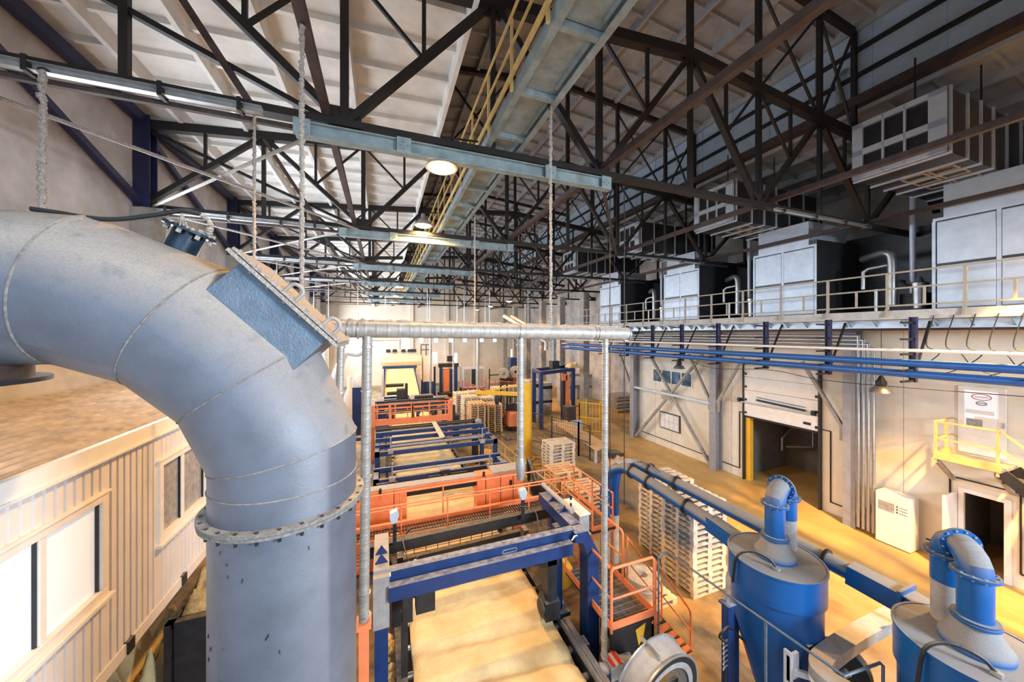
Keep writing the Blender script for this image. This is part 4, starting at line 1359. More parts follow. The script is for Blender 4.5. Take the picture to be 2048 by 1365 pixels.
# ------------------------------------------------------------------ orange walkway across the line
wk = thing('walkway', 'orange railed walkway bridge crossing the wool mat behind the blue gantry', 'walkway', (2, 8.6, 0))
ZD = 1.8
b = MB()
x = -.74
while x < 4.95:
    b.box(x, 8.76, ZD - .05, x + .012, 9.41, ZD)
    x += .07
for yy_ in (8.8, 9.0, 9.2, 9.38):
    b.box(-.75, yy_, ZD - .045, 4.95, yy_ + .012, ZD - .01)
b.build('grating', 'strut', wk)
b = MB().box(-.75, 8.72, ZD - .15, 4.95, 8.75, ZD + .12).box(-.75, 9.42, ZD - .15, 4.95, 9.45, ZD + .12)
b.build('toe_boards', 'orange', wk)
for yy_ in (8.74, 9.43):
    b = MB()
    for z in (ZD + .45, ZD + .86):
        b.tube([(-.72, yy_, z), (4.92, yy_, z)], .022, 8)
    b.build('handrail', 'orange', wk, smooth=40)
    x = -.7
    while x < 5:
        MB().tube([(x, yy_, ZD - .1), (x, yy_, ZD + .86)], .02, 8).build('rail_post', 'orange', wk)
        x += 1.12
b = MB()
for k in range(19):
    x = -.7 + k * .28
    b.box(x, 8.55, ZD - .30, x + .015, 8.57, ZD - .05)
for z in (ZD - .28, ZD - .2, ZD - .12, ZD - .05):
    b.box(-.7, 8.55, z, 4.5, 8.56, z + .012)
b.build('wire_mesh_skirt', 'strut', wk)
for x in (-.7, 4.7):
    MB().box(x - .05, 8.8, 0, x + .05, 9.3, ZD - .06).build('support', 'machdark', wk)
# landing with stair down on the right
MB().box(4.95, 7.4, ZD - .06, 5.65, 9.42, ZD).build('landing', 'machdark', wk)
b = MB()
for z in (ZD + .45, ZD + .86):
    b.tube([(4.98, 9.4, z), (5.6, 9.4, z), (5.6, 7.45, z)], .022, 8).tube([(4.98, 8.72, z), (4.98, 7.45, z)], .022, 8)
b.build('landing_rails', 'orange', wk, smooth=40)
for x, y in ((5.6, 9.4), (5.6, 8.4), (5.6, 7.45), (4.98, 7.45), (4.98, 8.1)):
    MB().tube([(x, y, 0), (x, y, ZD + .86)], .022, 8).build('landing_post', 'orange', wk)
MB().box(4.97, 7.42, ZD - .12, 5.65, 7.45, ZD + .1).box(5.6, 7.4, ZD - .12, 5.63, 9.42, ZD + .1).build('landing_toe_board', 'orange', wk)

# ------------------------------------------------------------------ orange machine housing
hs = thing('machine_housing', 'bright orange machine housing over the wool mat behind the walkway', 'machine housing', (1.87, 10.9, 0))
MB().poly([(-.95, 10.5, .05), (.18, 10.5, .05), (.18, 10.5, 1.0), (.66, 10.5, 1.0), (.66, 10.5, 2.28), (-.95, 10.5, 2.28)], (0, .45, 0)).build('left_cabinet', 'orange', hs, bevel=.01)
MB().poly([(3.56, 10.5, .05), (4.35, 10.5, .05), (4.35, 10.5, 2.32), (2.78, 10.5, 2.32), (2.78, 10.5, 1.15), (3.56, 10.5, 1.15)], (0, .45, 0)).build('right_cabinet', 'orange', hs, bevel=.01)
MB().box(.66, 10.5, 2.16, 2.78, 10.9, 2.28).build('lintel', 'orange', hs)
MB().box(.66, 10.62, 1.98, 2.78, 10.66, 2.16).build('curtain', 'black', hs)
MB().box(3.3, 10.45, 2.32, 4.4, 11.05, 2.38).box(-.97, 10.55, 2.28, 3.28, 10.9, 2.31).build('top_plate', 'lidgrey', hs)
b = MB()
for x in (-.35, .3, 3.05, 3.55, 3.98):
    b.box(x, 10.485, .1, x + .015, 10.5, 2.25)
b.build('door_seams', 'machdark', hs)
b = MB()
for x, z in ((3.86, 1.9), (3.9, 1.2), (-.1, 2.25), (2.95, 2.3)):
    b.box(x, 10.44, z, x + .07, 10.5, z + .14)
b.build('latches', 'black', hs)
ro = thing('cross_roller', 'brown transverse roller lying over the wool mat before the orange housing', 'roller', (1.8, 9.95, 1.2))
MB().cyl((.25, 9.95, 1.25), (3.6, 9.95, 1.25), .07, 16).build('roller', 'strut', ro, smooth=40)
for x in (.2, 3.5):
    MB().box(x, 9.75, .7, x + .2, 10.15, 1.4).build('bearing', 'woodorange', ro)

# ------------------------------------------------------------------ further machines down the line
def cross_machine(y, z, name, label, m='machblue', x0=-.3, x1=4.5, rows=3, dy=.5, panels=True, drive=True):
    t = thing(name, label, 'machine', (2.0, y, 0))
    for k in range(rows):
        MB().box(x0, y + k * dy, z - .18 + .06 * k, x1, y + k * dy + .1, z + .06 * k).build('cross_beam', m, t)
    for x in (x0, x1 - .18):
        for k in (0, rows - 1):
            MB().box(x, y + k * dy, 0, x + .18, y + k * dy + .14, z).build('post', m, t)
        MB().box(x, y, z - .2, x + .16, y + dy * (rows - 1) + .1, z - .05).build('side_beam', m, t)
    if panels:
        MB().poly([(x0 + .1, y - .1, .3), (x0 + .45, y - .1, .3), (x0 + .45, y - .1, 1.05), (x0 + .78, y - .1, 1.05), (x0 + .78, y - .1, z - .1), (x0 + .1, y - .1, z - .1)], (0, .1, 0)).build('left_panel', m, t)
        MB().box(x1 - .6, y - .1, .3, x1, y, z + .05).build('right_panel', m, t)
    if drive:
        d = MB().box(1.95, y - .16, z - .12, 2.25, y, z + .12).cyl((1.5, y - .1, z - .1), (2.9, y - .1, z - .1), .05, 10).cyl((2.1, y - .3, z - .15), (2.1, y - .16, z - .15), .12, 16).build('drive', 'machdark', t, smooth=40)
        MB().box(1.9, y - .2, z + .12, 2.3, y + .05, z + .16).build('drive_plate', 'lidgrey', d)
    for x in (x0 + .6, x1 - .75):
        b = MB().tube([(x, y - .12, z), (x, y - .12, z + .55), (x + .05, y - .1, z + .6)], .025, 6).box(x - .1, y - .2, z - .05, x + .1, y - .05, z + .1)
        b.build('stand', 'lidgrey', t)
    b = MB().tube([(x0 + .6, y + .1, z + .18), (x1 - .6, y + .1, z + .20)], .03, 8).tube([(x0 + .6, y + .25, z + .1), (x1 - .6, y + .25, z + .1)], .03, 8)
    b.build('guide_rods', 'lidgrey', t)
    return t


cross_machine(12.45, 1.85, 'cross_saw', 'dark blue cross saw with a drive box just beyond the orange housing', rows=2, dy=.9)
cross_machine(14.9, 2.0, 'blue_frame', 'dark blue frame of parallel beams in the middle of the line', rows=4, dy=.75, panels=False, drive=False, x1=4.9)
t = thing('rod_carriage', 'pair of dark rods on stands with a wooden centre beam over the blue frame', 'machine', (2, 17.6, 0))
for dy, z in ((0, 2.1), (.5, 2.12), (.9, 2.1)):
    MB().bar((-.3, 17.4 + dy, z), (4.7, 17.4 + dy, z), .1, .1).build('rod', 'machdark', t)
MB().bar((2.5, 15.5, 2.18), (2.5, 18.3, 2.18), .22, .05).build('centre_beam', 'wood', t)
for x in (-.25, 4.6):
    MB().box(x - .06, 17.4, 0, x + .06, 18.3, 2.05).build('stand', 'machdark', t)
MB().lathe((4.7, 17.5, 2.2), [(0, -.1), (.16, -.08), (.16, .08), (0, .1)], 14, (0, 1, 0)).build('motor', 'lidgrey', t, smooth=40)
t = thing('railed_portal', 'orange portal with rails and black rods across the far half of the line', 'portal', (1.6, 19.6, 0))
MB().box(-.5, 19.55, 1.9, 3.62, 19.75, 2.22).build('lower_beam', 'orange', t)
MB().box(3.5, 19.5, 0, 3.72, 19.8, 3.0).box(-.6, 19.5, 0, -.4, 19.8, 3.0).build('end_posts', 'orange', t)
b = MB()
for z in (2.55, 2.78, 3.0):
    b.tube([(-.5, 19.55, z), (3.6, 19.55, z)], .03, 8)
b.build('rails', 'orange', t)
for k in range(5):
    MB().box(-.3 + k * .9, 19.5, 2.2, -.24 + k * .9, 19.56, 3.0).build('rail_post', 'orange', t)
MB().box(1.45, 19.5, 1.9, 1.58, 19.6, 3.0).box(.3, 19.5, 2.2, .42, 19.6, 3.0).build('wide_post', 'orange', t)
for dy, z in ((.35, 2.5), (.8, 2.75), (1.3, 2.9)):
    MB().bar((-.4, 19.6 + dy, z), (3.5, 19.6 + dy, z), .1, .12).build('black_rod', 'machdark', t)
b = MB()
for x in (.2, .45, 1.5, 1.75, 2.6):
    b.cyl((x, 19.8, 2.3), (x + .15, 19.8, 2.3), .12, 12)
b.build('slitting_wheels', 'machdark', t)
MB().box(3.6, 20.0, .5, 4.2, 20.8, 2.0).box(3.7, 20.1, 2.0, 4.0, 20.5, 2.6).build('side_drive', 'machdark', t)
t = cross_machine(22.6, 2.0, 'far_cross_saw', 'blue cross saw with an orange rail beyond the orange portal', rows=3, dy=.7, x0=-.4, x1=4.2)
b = MB()
for z in (2.3, 2.65):
    b.tube([(-.4, 22.2, z), (4.2, 22.2, z), (4.6, 23.5, z)], .03, 6)
for k in range(6):
    b.tube([(-.4 + k * .92, 22.2, 1.2), (-.4 + k * .92, 22.2, 2.65)], .03, 6)
b.build('orange_rail', 'orange', t)
t = thing('feed_machine', 'bulky blue machine with black heads before the inclined conveyor', 'machine', (1.8, 27.5, 0))
MB().box(-.4, 26.6, 0, 3.9, 26.8, 1.7).build('front_panel', 'machblue', t)
for x in (-.4, 2.0, 3.4):
    MB().box(x, 26.8, 1.5, x + .5, 29.5, 1.75).build('top_beam', 'machblue', t)
MB().box(-.4, 28.2, 1.45, 3.9, 28.5, 1.72).box(-.4, 29.4, 1.45, 3.9, 29.7, 1.72).build('cross_beams', 'machblue', t)
MB().box(1.0, 27.2, 1.7, 1.6, 28.0, 2.6).box(1.6, 27.4, 1.7, 1.8, 27.8, 3.0).build('black_head', 'machdark', t)
for q in ((.3, 2.3, 1.5), (.2, 2.9, 1.5), (2.3, 1.9, 3.7)):
    MB().cyl((q[0], 27.5, q[1]), (q[2], 27.5, q[1]), .14, 12).build('roller', 'machdark', t)
MB().box(-1.9, 25.2, 0, -1.3, 28.8, 3.2).build('side_cabinet', 'machblue', t)
MB().lathe((-1.6, 26.2, 3.2), [(.3, 0), (.36, .3), (.2, .7), (0, .8)], 14).build('white_blower', 'white', t, smooth=40)
t = thing('inclined_conveyor', 'bright inclined conveyor climbing to the curing oven at the far end', 'conveyor', (1.6, 33, 0))
MB().poly([(.15, 32.0, 1.3), (3.1, 32.0, 1.3), (2.75, 34.5, 3.55), (.3, 34.5, 3.55)], (0, .25, -.1)).build('wool_sheet', 'wool', t)
for x0, x1 in ((.1, .28), (3.15, 2.8)):
    MB().bar((x0, 32, 1.25), (x1, 34.5, 3.5), .1, .3).build('side_rail', 'machblue', t)
MB().box(0, 34.4, 3.5, 3.1, 34.7, 3.75).build('head_beam', 'machblue', t)
MB().box(.1, 34.4, 0, .3, 34.7, 3.5).box(2.8, 34.4, 0, 3.0, 34.7, 3.5).build('legs', 'machblue', t)
t = thing('curing_oven', 'pale orange-lit oven block with a railing at the far end of the line', 'oven', (1.6, 37, 0))
MB().box(-.1, 35.4, 0, 3.6, 40, 4.7).build('body', 'wall_b', t)
MB().box(-.15, 35.3, 3.75, 3.65, 35.4, 4.05).build('orange_band', 'woodorange', t)
b = MB()
for x in (.3, .9, 1.7, 2.3, 2.7):
    b.box(x, 35.32, 5.0, x + .42, 35.6, 5.28)
b.build('vents', 'machdark', t)
MB().box(.2, 35.6, 4.7, 3.2, 38, 5.1).build('top_box', 'wall_b', t)
b = MB()
for z in (5.2, 5.7):
    b.tube([(3.6, 35.5, z), (4.6, 35.5, z)], .05, 6)
for x in (3.6, 4.1, 4.6):
    b.tube([(x, 35.5, 4.6), (x, 35.5, 5.7)], .05, 6)
b.build('railing', 'strut', t)
MB().box(3.7, 35.2, .0, 4.9, 37, 2.0).build('blue_base', 'machblue', t)
MB().box(3.8, 35.3, 2.0, 4.8, 36.5, 4.6).build('side_tower', 'wall_b', t)
MB().tube([(-1.2, 37, 6.2), (1.6, 37, 6.2), (1.6, 37, 5.1)], .16, 10).build('exhaust_pipe', 'galv', t)
# pale ducts at the far left
t = thing('exhaust_ducting', 'pale curved exhaust ducts at the far left of the hall', 'duct', (-3.5, 33, 0))
MB().tube(smoothpts([(-3.9, 33, 1.0), (-3.8, 33, 3.0), (-3.4, 33, 4.2), (-3.0, 33, 5.2), (-2.0, 33, 5.1), (-1.5, 33, 5.8), (-1.3, 33, 6.6)], 6), .33, 14).build('curved_duct', 'hvac', t, smooth=40)
MB().tube([(-4.6, 32, 0), (-4.6, 32, 7)], .42, 16).build('riser', 'hvac', t, smooth=40)
MB().lathe((-2.6, 32, 0), [(.5, 0), (.5, 1.4), (.2, 2.2), (.2, 3.2)], 16).build('hopper', 'white', t, smooth=40)
t = thing('pallet_frame', 'dark blue rack frame left of the line, half hidden behind the drop pipe', 'rack', (-1.2, 17, 0))
for x in (-1.45, -.75):
    MB().box(x, 16.8, 0, x + .12, 16.95, 2.1).build('post', 'machblue', t)
MB().box(-1.45, 16.8, 2.0, -.63, 16.95, 2.15).build('top_bar', 'machblue', t)
for k in range(3):
    MB().bar((-1.3, 16.9, .4 + k * .5), (-.7, 16.9, .9 + k * .5), .06, .1).build('slat', 'wood', t)
# yellow railing along the right side of the line
yr = thing('line_railing', 'yellow railing along the right side of the machine line', 'railing', (5.9, 15, 0))
P0, P1 = Vector((5.75, 19.0, 0)), Vector((6.0, 10.2, 0))
b = MB()
for z in (.55, 1.1):
    b.tube([P0 + Vector((0, 0, z)), P1 + Vector((0, 0, z))], .028, 8)
b.build('rails', 'yellowrail', yr)
for k in range(8):
    p = P0.lerp(P1, k / 7)
    MB().tube([p, p + Vector((0, 0, 1.1))], .026, 8).build('post', 'yellowrail', yr)
o = MB().box(5.0, 11.8, 0, 5.55, 18.6, .35).build('cable_channel', 'yellow')
tag(o, 'low yellow cover along the floor right of the machine line', 'cable cover')
heap('wood_scraps', 5.35, 15.8, .35, .25, 1.6, .45, 'woodorange', 'pale scraps piled on the yellow cover beside the line', 'scraps', 21, 18)
t = thing('dust_hose', 'black hose and wheel beside the yellow railing right of the orange housing', 'hose', (5.2, 12, 0))
MB().lathe((5.25, 11.3, 1.2), [(.05, -.1), (.3, -.1), (.3, .1), (.05, .1)], 24, (1, .3, 0)).build('wheel', 'machdark', t, smooth=40)
MB().tube(smoothpts([(5.25, 11.4, 1.4), (5.3, 12.2, 1.9), (5.6, 13.0, 1.6), (5.8, 13.4, .6)], 6), .07, 10).build('hose', 'rubber', t, smooth=40)

# ------------------------------------------------------------------ orange access platform with stairs
pf = thing('access_platform', 'orange railed access platform with a dark grating right of the gantry', 'platform', (4.3, 6.0, 0))
PX0, PX1, PY0_, PY1_, PZ = 4.02, 4.78, 5.12, 6.75, 1.5
MB().box(PX0 - .2, PY0_, PZ - .05, PX1, PY1_, PZ).build('grating', 'machdark', pf)
b = MB()
for k in range(14):
    b.box(PX0 - .2, PY0_ + .05 + k * .12, PZ, PX1, PY0_ + .065 + k * .12, PZ + .006)
b.build('grating_bars', 'galv', pf)
MB().box(PX0 - .2, PY0_, 0, PX1, PY0_ + .06, PZ - .06).box(PX1 - .06, PY0_, 0, PX1, PY1_, PZ - .06).build('base_panels', 'machdark', pf)
MB().poly([(4.35, PY0_ - .005, 1.35), (4.58, PY0_ - .005, 1.42), (4.52, PY0_ - .005, 1.15), (4.42, PY0_ - .005, 1.05)], (0, .004, 0)).build('warning_marking', 'yellow', pf)
MB().box(PX0 - .2, PY0_ - .01, PZ, PX1, PY0_ + .01, PZ + .13).box(PX1 - .01, PY0_, PZ, PX1 + .01, PY1_, PZ + .13).box(PX0 - .21, PY0_, PZ, PX0 - .19, PY1_, PZ + .13).build('toe_boards', 'orange', pf)
b = MB()
b.tube([(PX0 - .2, PY0_, PZ - .05), (PX0 - .2, PY0_, PZ + 1.05), (PX0 - .16, PY0_, PZ + 1.1), (PX1 - .05, PY0_, PZ + 1.1), (PX1, PY0_, PZ + 1.05), (PX1, PY0_, PZ)], .025, 10)
b.tube([(PX0 - .2, PY0_, PZ + .55), (PX1, PY0_, PZ + .55)], .02, 8)
b.build('front_rail', 'orange', pf, smooth=40)
b = MB()
b.tube([(PX0 - .2, PY1_, PZ), (PX0 - .2, PY1_, PZ + 1.1), (PX0 - .2, PY0_ + .05, PZ + 1.1)], .025, 10).tube([(PX0 - .2, PY0_, PZ + .55), (PX0 - .2, PY1_, PZ + .55)], .02, 8)
b.tube([(PX0 - .2, PY0_ + .8, PZ), (PX0 - .2, PY0_ + .8, PZ + 1.1)], .02, 8)
b.build('left_rail', 'orange', pf, smooth=40)
b = MB().tube([(PX1, PY1_, PZ), (PX1, PY1_, PZ + 1.1), (PX1, PY0_ + .95, PZ + 1.1), (PX1, PY0_ + .9, PZ + 1.05), (PX1, PY0_ + .9, PZ)], .025, 10).tube([(PX1, PY1_, PZ + .55), (PX1, PY0_ + .9, PZ + .55)], .02, 8)
b.build('back_rail', 'orange', pf, smooth=40)
for y in (PY0_ + .02, PY0_ + .82):
    MB().bar((PX1, y, PZ - .05), (6.05, y + .3, .05), .03, .2).build('stair_stringer', 'orange', pf)
    MB().tube([(PX1 + .05, y, PZ), (PX1 + .05, y, PZ + 1.0), (6.0, y + .3, 1.05), (6.05, y + .3, .95), (6.05, y + .3, .05)], .022, 8).tube([(PX1 + .05, y, PZ + .5), (6.05, y + .3, .55)], .014, 6).build('stair_rail', 'orange', pf, smooth=40)
for k in range(5):
    f_ = (k + .5) / 5.5
    x = PX1 + (6.05 - PX1) * f_
    MB().box(x - .02, PY0_ + .3 * f_, PZ - 1.45 * f_ - .12, x + .2, PY0_ + .8 + .3 * f_, PZ - 1.45 * f_ - .09).build('stair_tread', 'machdark', pf)

# grey curved fan casing at the bottom
fc = thing('fan_casing', 'grey round ring-shaped fan casing at the bottom edge right of the mat', 'fan casing', (3.62, 4.05, .8))
c0 = Vector((3.74, 3.93, 1.60)); ax = Vector((-.12, 1, .1)).normalized()
MB().lathe(c0, [(.48, -.15), (.66, -.15), (.66, .17), (.48, .17)], 72, ax, True).build('casing', 'lidgrey', fc, smooth=30)
MB().lathe(c0, [(.46, -.14), (.645, -.158), (.645, -.152), (.46, -.13)], 72, ax, True).build('front_face', 'rubber', fc, smooth=30)
MB().ring(c0 + ax * .17, ax, .65, .69, .02, 72).ring(c0 - ax * .15, ax, .65, .68, .015, 72).build('edge_flanges', 'galv', fc, smooth=30)
MB().bolts(c0 + ax * .18, ax, .67, 40, .008, .03).build('bolts', 'galv', fc)
up = ax.cross(Vector((1, 0, 0))).normalized()
q = c0 + Vector((-.13, 0, .65))
MB().box(q.x - .01, q.y - .17, q.z - .02, q.x + .012, q.y + .2, q.z + .05).build('joint_strip', 'galv', fc)
MB().cyl(c0 - ax * .02, c0 + ax * .1, .12, 24).box(c0.x - .03, c0.y - .02, c0.z, c0.x + .02, c0.y + .06, c0.z + .5).box(c0.x - .5, c0.y + .08, c0.z - .1, c0.x + .5, c0.y + .12, c0.z - .04).build('hub', 'machdark', fc)
b = MB().box(3.3, 3.7, 0, 3.4, 4.2, .9).box(3.8, 3.7, 0, 3.9, 4.2, .9)
b.build('feet', 'machdark', fc)

# ================================================================== CYCLONES
def cyclone(cx, cy, tag_label, z=3.2, r=.6, er=.36, ang=0.0):
    t = thing('cyclone', tag_label, 'cyclone', (cx, cy, 0), 'blue dust cyclones')
    MB().lathe((cx, cy, z), [(r + .04, 0), (r + .04, -.46), (r, -.48), (r, -1.0), (.15, -2.55), (.15, -2.8), (.0, -2.8)][::-1], 56).build('body', 'cycblue', t, smooth=35)
    MB().ring((cx, cy, z - .005), (0, 0, 1), r + .03, r + .055, .03, 56).build('lid_rim', 'cycblue', t, smooth=30)
    c = MB().lathe((cx, cy, z), [(.28, 0), (.28, .07), (.25, .11), (.16, .27), (.145, .30)], 40).build('outlet_collar', 'cycblue', t, smooth=40)
    f = MB().ring((cx, cy, z + .31), (0, 0, 1), .12, .19, .025, 40).ring((cx, cy, z + .34), (0, 0, 1), .12, .182, .02, 40)
    f.build('outlet_flange', 'cycblue', c, smooth=30)
    d = Vector((math.cos(ang), math.sin(ang), 0))
    pts = [Vector((cx, cy, z + .3))] + [Vector((cx, cy, z + .84)) + d * er * (1 - math.cos(a)) + Vector((0, 0, .22 * math.sin(a))) for a in [math.radians(q) for q in (0, 22.5, 45, 67.5, 90, 112.5, 135, 157.5, 180)]]
    pts.append(pts[-1] - Vector((0, 0, .35)))
    p = MB().tube(pts, .138, 36).build('outlet_pipe', 'cycblue', t, smooth=14)
    fl = MB()
    for i in (1, 5, 9):
        dd = (pts[i + 1] - pts[i - 1]).normalized()
        fl.ring(pts[i], dd, .13, .19, .03, 36)
    fo = fl.build('pipe_flanges', 'cycblue', p, smooth=30)
    for i in (1, 5, 9):
        dd = (pts[i + 1] - pts[i - 1]).normalized()
        e1 = dd.cross(Vector((.3, .9, .1))).normalized(); e2 = dd.cross(e1)
        for k in range(12):
            q = pts[i] + (e1 * math.cos(k * PI / 6) + e2 * math.sin(k * PI / 6)) * .168
            MB().cyl(q - dd * .03, q + dd * .03, .012, 6).build('flange_bolt', 'galv', p)
    q0 = pts[-1]
    MB().cyl(q0, q0 - Vector((0, 0, 1.1)), .132, 32).build('down_pipe', 'lidgrey', t, smooth=35)
    MB().tube([q0 - Vector((0, 0, 1.1)), q0 - Vector((0, 0, q0.z))], .13, 24).build('grey_sleeve', 'conc', t, smooth=35)
    b = MB()
    for a in (0.4, 2.5, 4.4):
        x, y = cx + math.cos(a) * (r - .02), cy + math.sin(a) * (r - .02)
        b.box(x - .05, y - .05, 0, x + .05, y + .05, z - .9)
    b.build('legs', 'machblue', t)
    # black hose with a clip on the lid
    s = smoothpts([(cx - .34, cy - .24, z + .03), (cx - .38, cy - .14, z + .13), (cx - .5, cy + .04, z + .16), (cx - .64, cy + .17, z + .03), (cx - .67, cy + .22, z - .4)], 6)
    MB().tube(s, .02, 8).build('lid_hose', 'rubber', t, smooth=40)
    MB().box(cx - .37, cy - .28, z + .005, cx - .31, cy - .2, z + .05).build('hose_clip', 'galv', t)
    return t


C1, C2 = (5.95, 3.72), (6.38, 1.83)
cyclone(*C1, 'bright blue dust cyclone with a grey dusty lid, standing before the pallet stack', er=.23, ang=.2)
cyclone(*C2, 'bright blue dust cyclone cut by the lower right corner', er=.2, ang=.85)


def trough(pts, r, name, label, rect_end=None):
    t = thing(name, label, 'duct', (pts[0][0], pts[0][1], 0), 'blue dust ducts')
    MB().tube(smoothpts(pts, 5), r, 24).build('pipe', 'cycblue', t, smooth=40)
    return t


d1 = trough([(5.75, 8.0, 1.7), (5.75, 8.0, 2.4), (5.80, 7.9, 2.95), (5.95, 7.6, 3.2), (6.02, 7.1, 3.24), (6.02, 4.9, 3.1)], .135, 'dust_duct', 'blue dust duct arching up from the floor to the first cyclone')
MB().tube([(5.75, 8.0, 0), (5.75, 8.0, 1.75)], .13, 20).build('clear_hose', 'wood', d1, smooth=40)
MB().prism((6.02, 4.95, 3.1), (6.0, 4.22, 3.02), [(-.13, -.13), (.13, -.13), (.13, .13), (-.13, .13)]).box(5.86, 4.18, 2.8, 6.16, 4.24, 3.16).build('square_inlet', 'cycblue', d1)
for y in (7.2, 6.6, 5.5):
    b = MB().ring((6.02, y, 3.24 - (7.1 - y) * .064), (0, 1, .06), .13, .175, .04, 28)
    b.build('black_clamp', 'black', d1, smooth=30)
MB().tube([(5.80, 7.75, 3.28), (6.25, 7.45, 3.36)], .012, 6).box(5.85, 7.55, 3.33, 6.4, 7.75, 3.36).build('top_plate', 'lidgrey', d1)
for z in (2.15, 1.72):
    MB().ring((5.75, 8.0, z), (0, 0, 1), .13, .155, .03, 24).build('hose_band', 'galv', d1)
d2 = trough([(6.15, 8.1, 1.7), (6.15, 8.1, 2.4), (6.2, 8.0, 2.95), (6.4, 7.7, 3.22), (6.5, 7.2, 3.26), (6.72, 4.2, 3.14), (6.78, 3.1, 3.1)], .125, 'dust_duct', 'second blue dust duct running behind the first cyclone to the corner one')
MB().tube([(6.15, 8.1, 0), (6.15, 8.1, 1.75)], .12, 20).build('clear_hose', 'wood', d2, smooth=40)
MB().prism((6.78, 3.15, 3.1), (6.83, 2.55, 3.05), [(-.13, -.14), (.13, -.14), (.13, .14), (-.13, .14)]).prism((6.83, 2.55, 3.05), (6.78, 2.1, 3.02), [(-.15, -.2), (.15, -.2), (.15, .15), (-.15, .15)]).build('square_inlet', 'cycblue', d2)
MB().box(6.62, 2.53, 2.8, 7.03, 2.57, 3.26).build('inlet_flange', 'cycblue', d2)
for y in (7.1, 6.3, 3.45):
    b = MB().ring((6.5 + (7.2 - y) * .073, y, 3.26 - (7.2 - y) * .04), (-.07, 1, .04), .12, .17, .04, 28)
    b.build('black_clamp', 'black', d2, smooth=30)
MB().box(6.67, 2.95, 3.0, 6.672, 3.1, 3.1).build('sticker', 'white', d2)
for i, x in enumerate((6.25, 6.35)):
    MB().tube(smoothpts([(x, 7.3, 3.44), (x + .05, 6.9, 3.5 - .05 * i), (x - .02, 6.6, 3.42)], 5), .012, 6).build('cable_loop', 'rubber', d2)
# flat grey dust channel curving past the fan
fd = thing('flat_duct', 'flat grey dusty duct bending between the two blue cyclones', 'duct', (6.5, 3.0, 2.2))
def ribbon(pts, w, z0, z1):
    b = MB()
    P = [Vector((x, y, 0)) for x, y in pts]
    L, Rr = [], []
    for i, p in enumerate(P):
        d = (P[min(i + 1, len(P) - 1)] - P[max(i - 1, 0)]).normalized()
        n = Vector((-d.y, d.x, 0))
        L.append(p + n * w / 2); Rr.append(p - n * w / 2)
    n = len(P)
    vs = [v + Vector((0, 0, z1)) for v in L] + [v + Vector((0, 0, z1)) for v in Rr] + [v + Vector((0, 0, z0)) for v in L] + [v + Vector((0, 0, z0)) for v in Rr]
    fs = []
    for i in range(n - 1):
        fs += [(i, i + 1, n + i + 1, n + i), (2 * n + i, 3 * n + i, 3 * n + i + 1, 2 * n + i + 1), (i, 2 * n + i, 2 * n + i + 1, i + 1), (n + i, n + i + 1, 3 * n + i + 1, 3 * n + i)]
    fs += [(0, n, 3 * n, 2 * n), (n - 1, 3 * n - 1, 4 * n - 1, 2 * n - 1)]
    b.add(vs, fs)
    return b
cpts = [(8.1, 3.04), (7.4, 3.04), (6.6, 3.03), (6.05, 3.0), (5.7, 2.96), (5.52, 2.86), (5.5, 2.72), (5.56, 2.55), (5.6, 2.35)]
ribbon([(p.x, p.y) for p in smoothpts([(x, y, 0) for x, y in cpts], 4)], .24, 2.14, 2.3).build('channel', 'lidgrey', fd, smooth=40)
ribbon([(p.x, p.y) for p in smoothpts([(x, y, 0) for x, y in cpts[4:]], 4)], .26, 2.1, 2.15).build('lower_lip', 'white', fd, smooth=40)
MB().box(7.42, 2.8, 0, 7.5, 2.88, 2.7).build('support_posts', 'machblue', fd)
fn = thing('fan', 'black disc-shaped fan housing on the floor beside the flat duct', 'fan', (6.9, 3.25, 0))
MB().lathe((6.62, 3.2, 1.62), [(0, -.1), (.33, -.1), (.37, -.06), (.37, .06), (.33, .1), (0, .1)], 48, (-.9, -.45, .25)).build('housing', 'black', fn, smooth=35)
MB().cyl((6.22, 3.05, 1.75), (6.3, 2.95, 1.9), .05, 14).box(6.6, 2.6, 1.1, 6.95, 2.95, 1.4).build('motor', 'lidgrey', fn, smooth=40)
MB().box(6.35, 2.8, 0, 6.75, 3.1, 1.25).build('pedestal', 'machdark', fn)
# blue stand with cables, grey bracket, thin rail
st = thing('cable_post', 'blue square post with grey cable clips left of the first cyclone', 'post', (5.12, 3.9, 0))
MB().box(5.07, 3.85, 0, 5.19, 3.97, 2.5).box(5.04, 3.82, 2.5, 5.22, 4.0, 2.53).build('post', 'machblue', st)
MB().box(5.11, 3.9, 2.5, 5.14, 3.93, 2.95).build('upper_pin', 'galv', st)
b = MB()
for k in range(6):
    b.tube([(5.06, 3.86, 2.0 - k * .08), (4.96, 3.84, 2.02 - k * .08), (4.94, 3.84, 1.98 - k * .08)], .012, 6)
b.build('clips', 'galv', st)
MB().tube(smoothpts([(5.0, 3.82, 2.0), (4.86, 3.84, 2.12), (4.92, 3.8, 2.25), (5.08, 3.84, 2.2), (5.4, 3.9, 1.9), (5.6, 3.8, 1.7)], 6), .018, 8).tube(smoothpts([(5.0, 3.84, 1.6), (4.92, 3.8, 1.2), (4.98, 3.82, 1.0), (5.06, 3.84, 1.2)], 6), .016, 8).build('cables', 'rubber', st)
bk = thing('grey_bracket', 'pale grey angled bracket with a curled tube in front of the first cyclone', 'bracket', (5.35, 3.2, 0))
MB().box(5.3, 3.1, 1.7, 5.34, 3.2, 2.35).box(5.3, 3.12, 1.95, 5.5, 3.16, 2.3).box(5.18, 3.05, 1.66, 5.55, 3.2, 1.72).build('bracket', 'hvac', bk)
MB().box(5.3, 3.08, 0, 5.42, 3.2, 1.66).build('leg', 'machblue', bk)
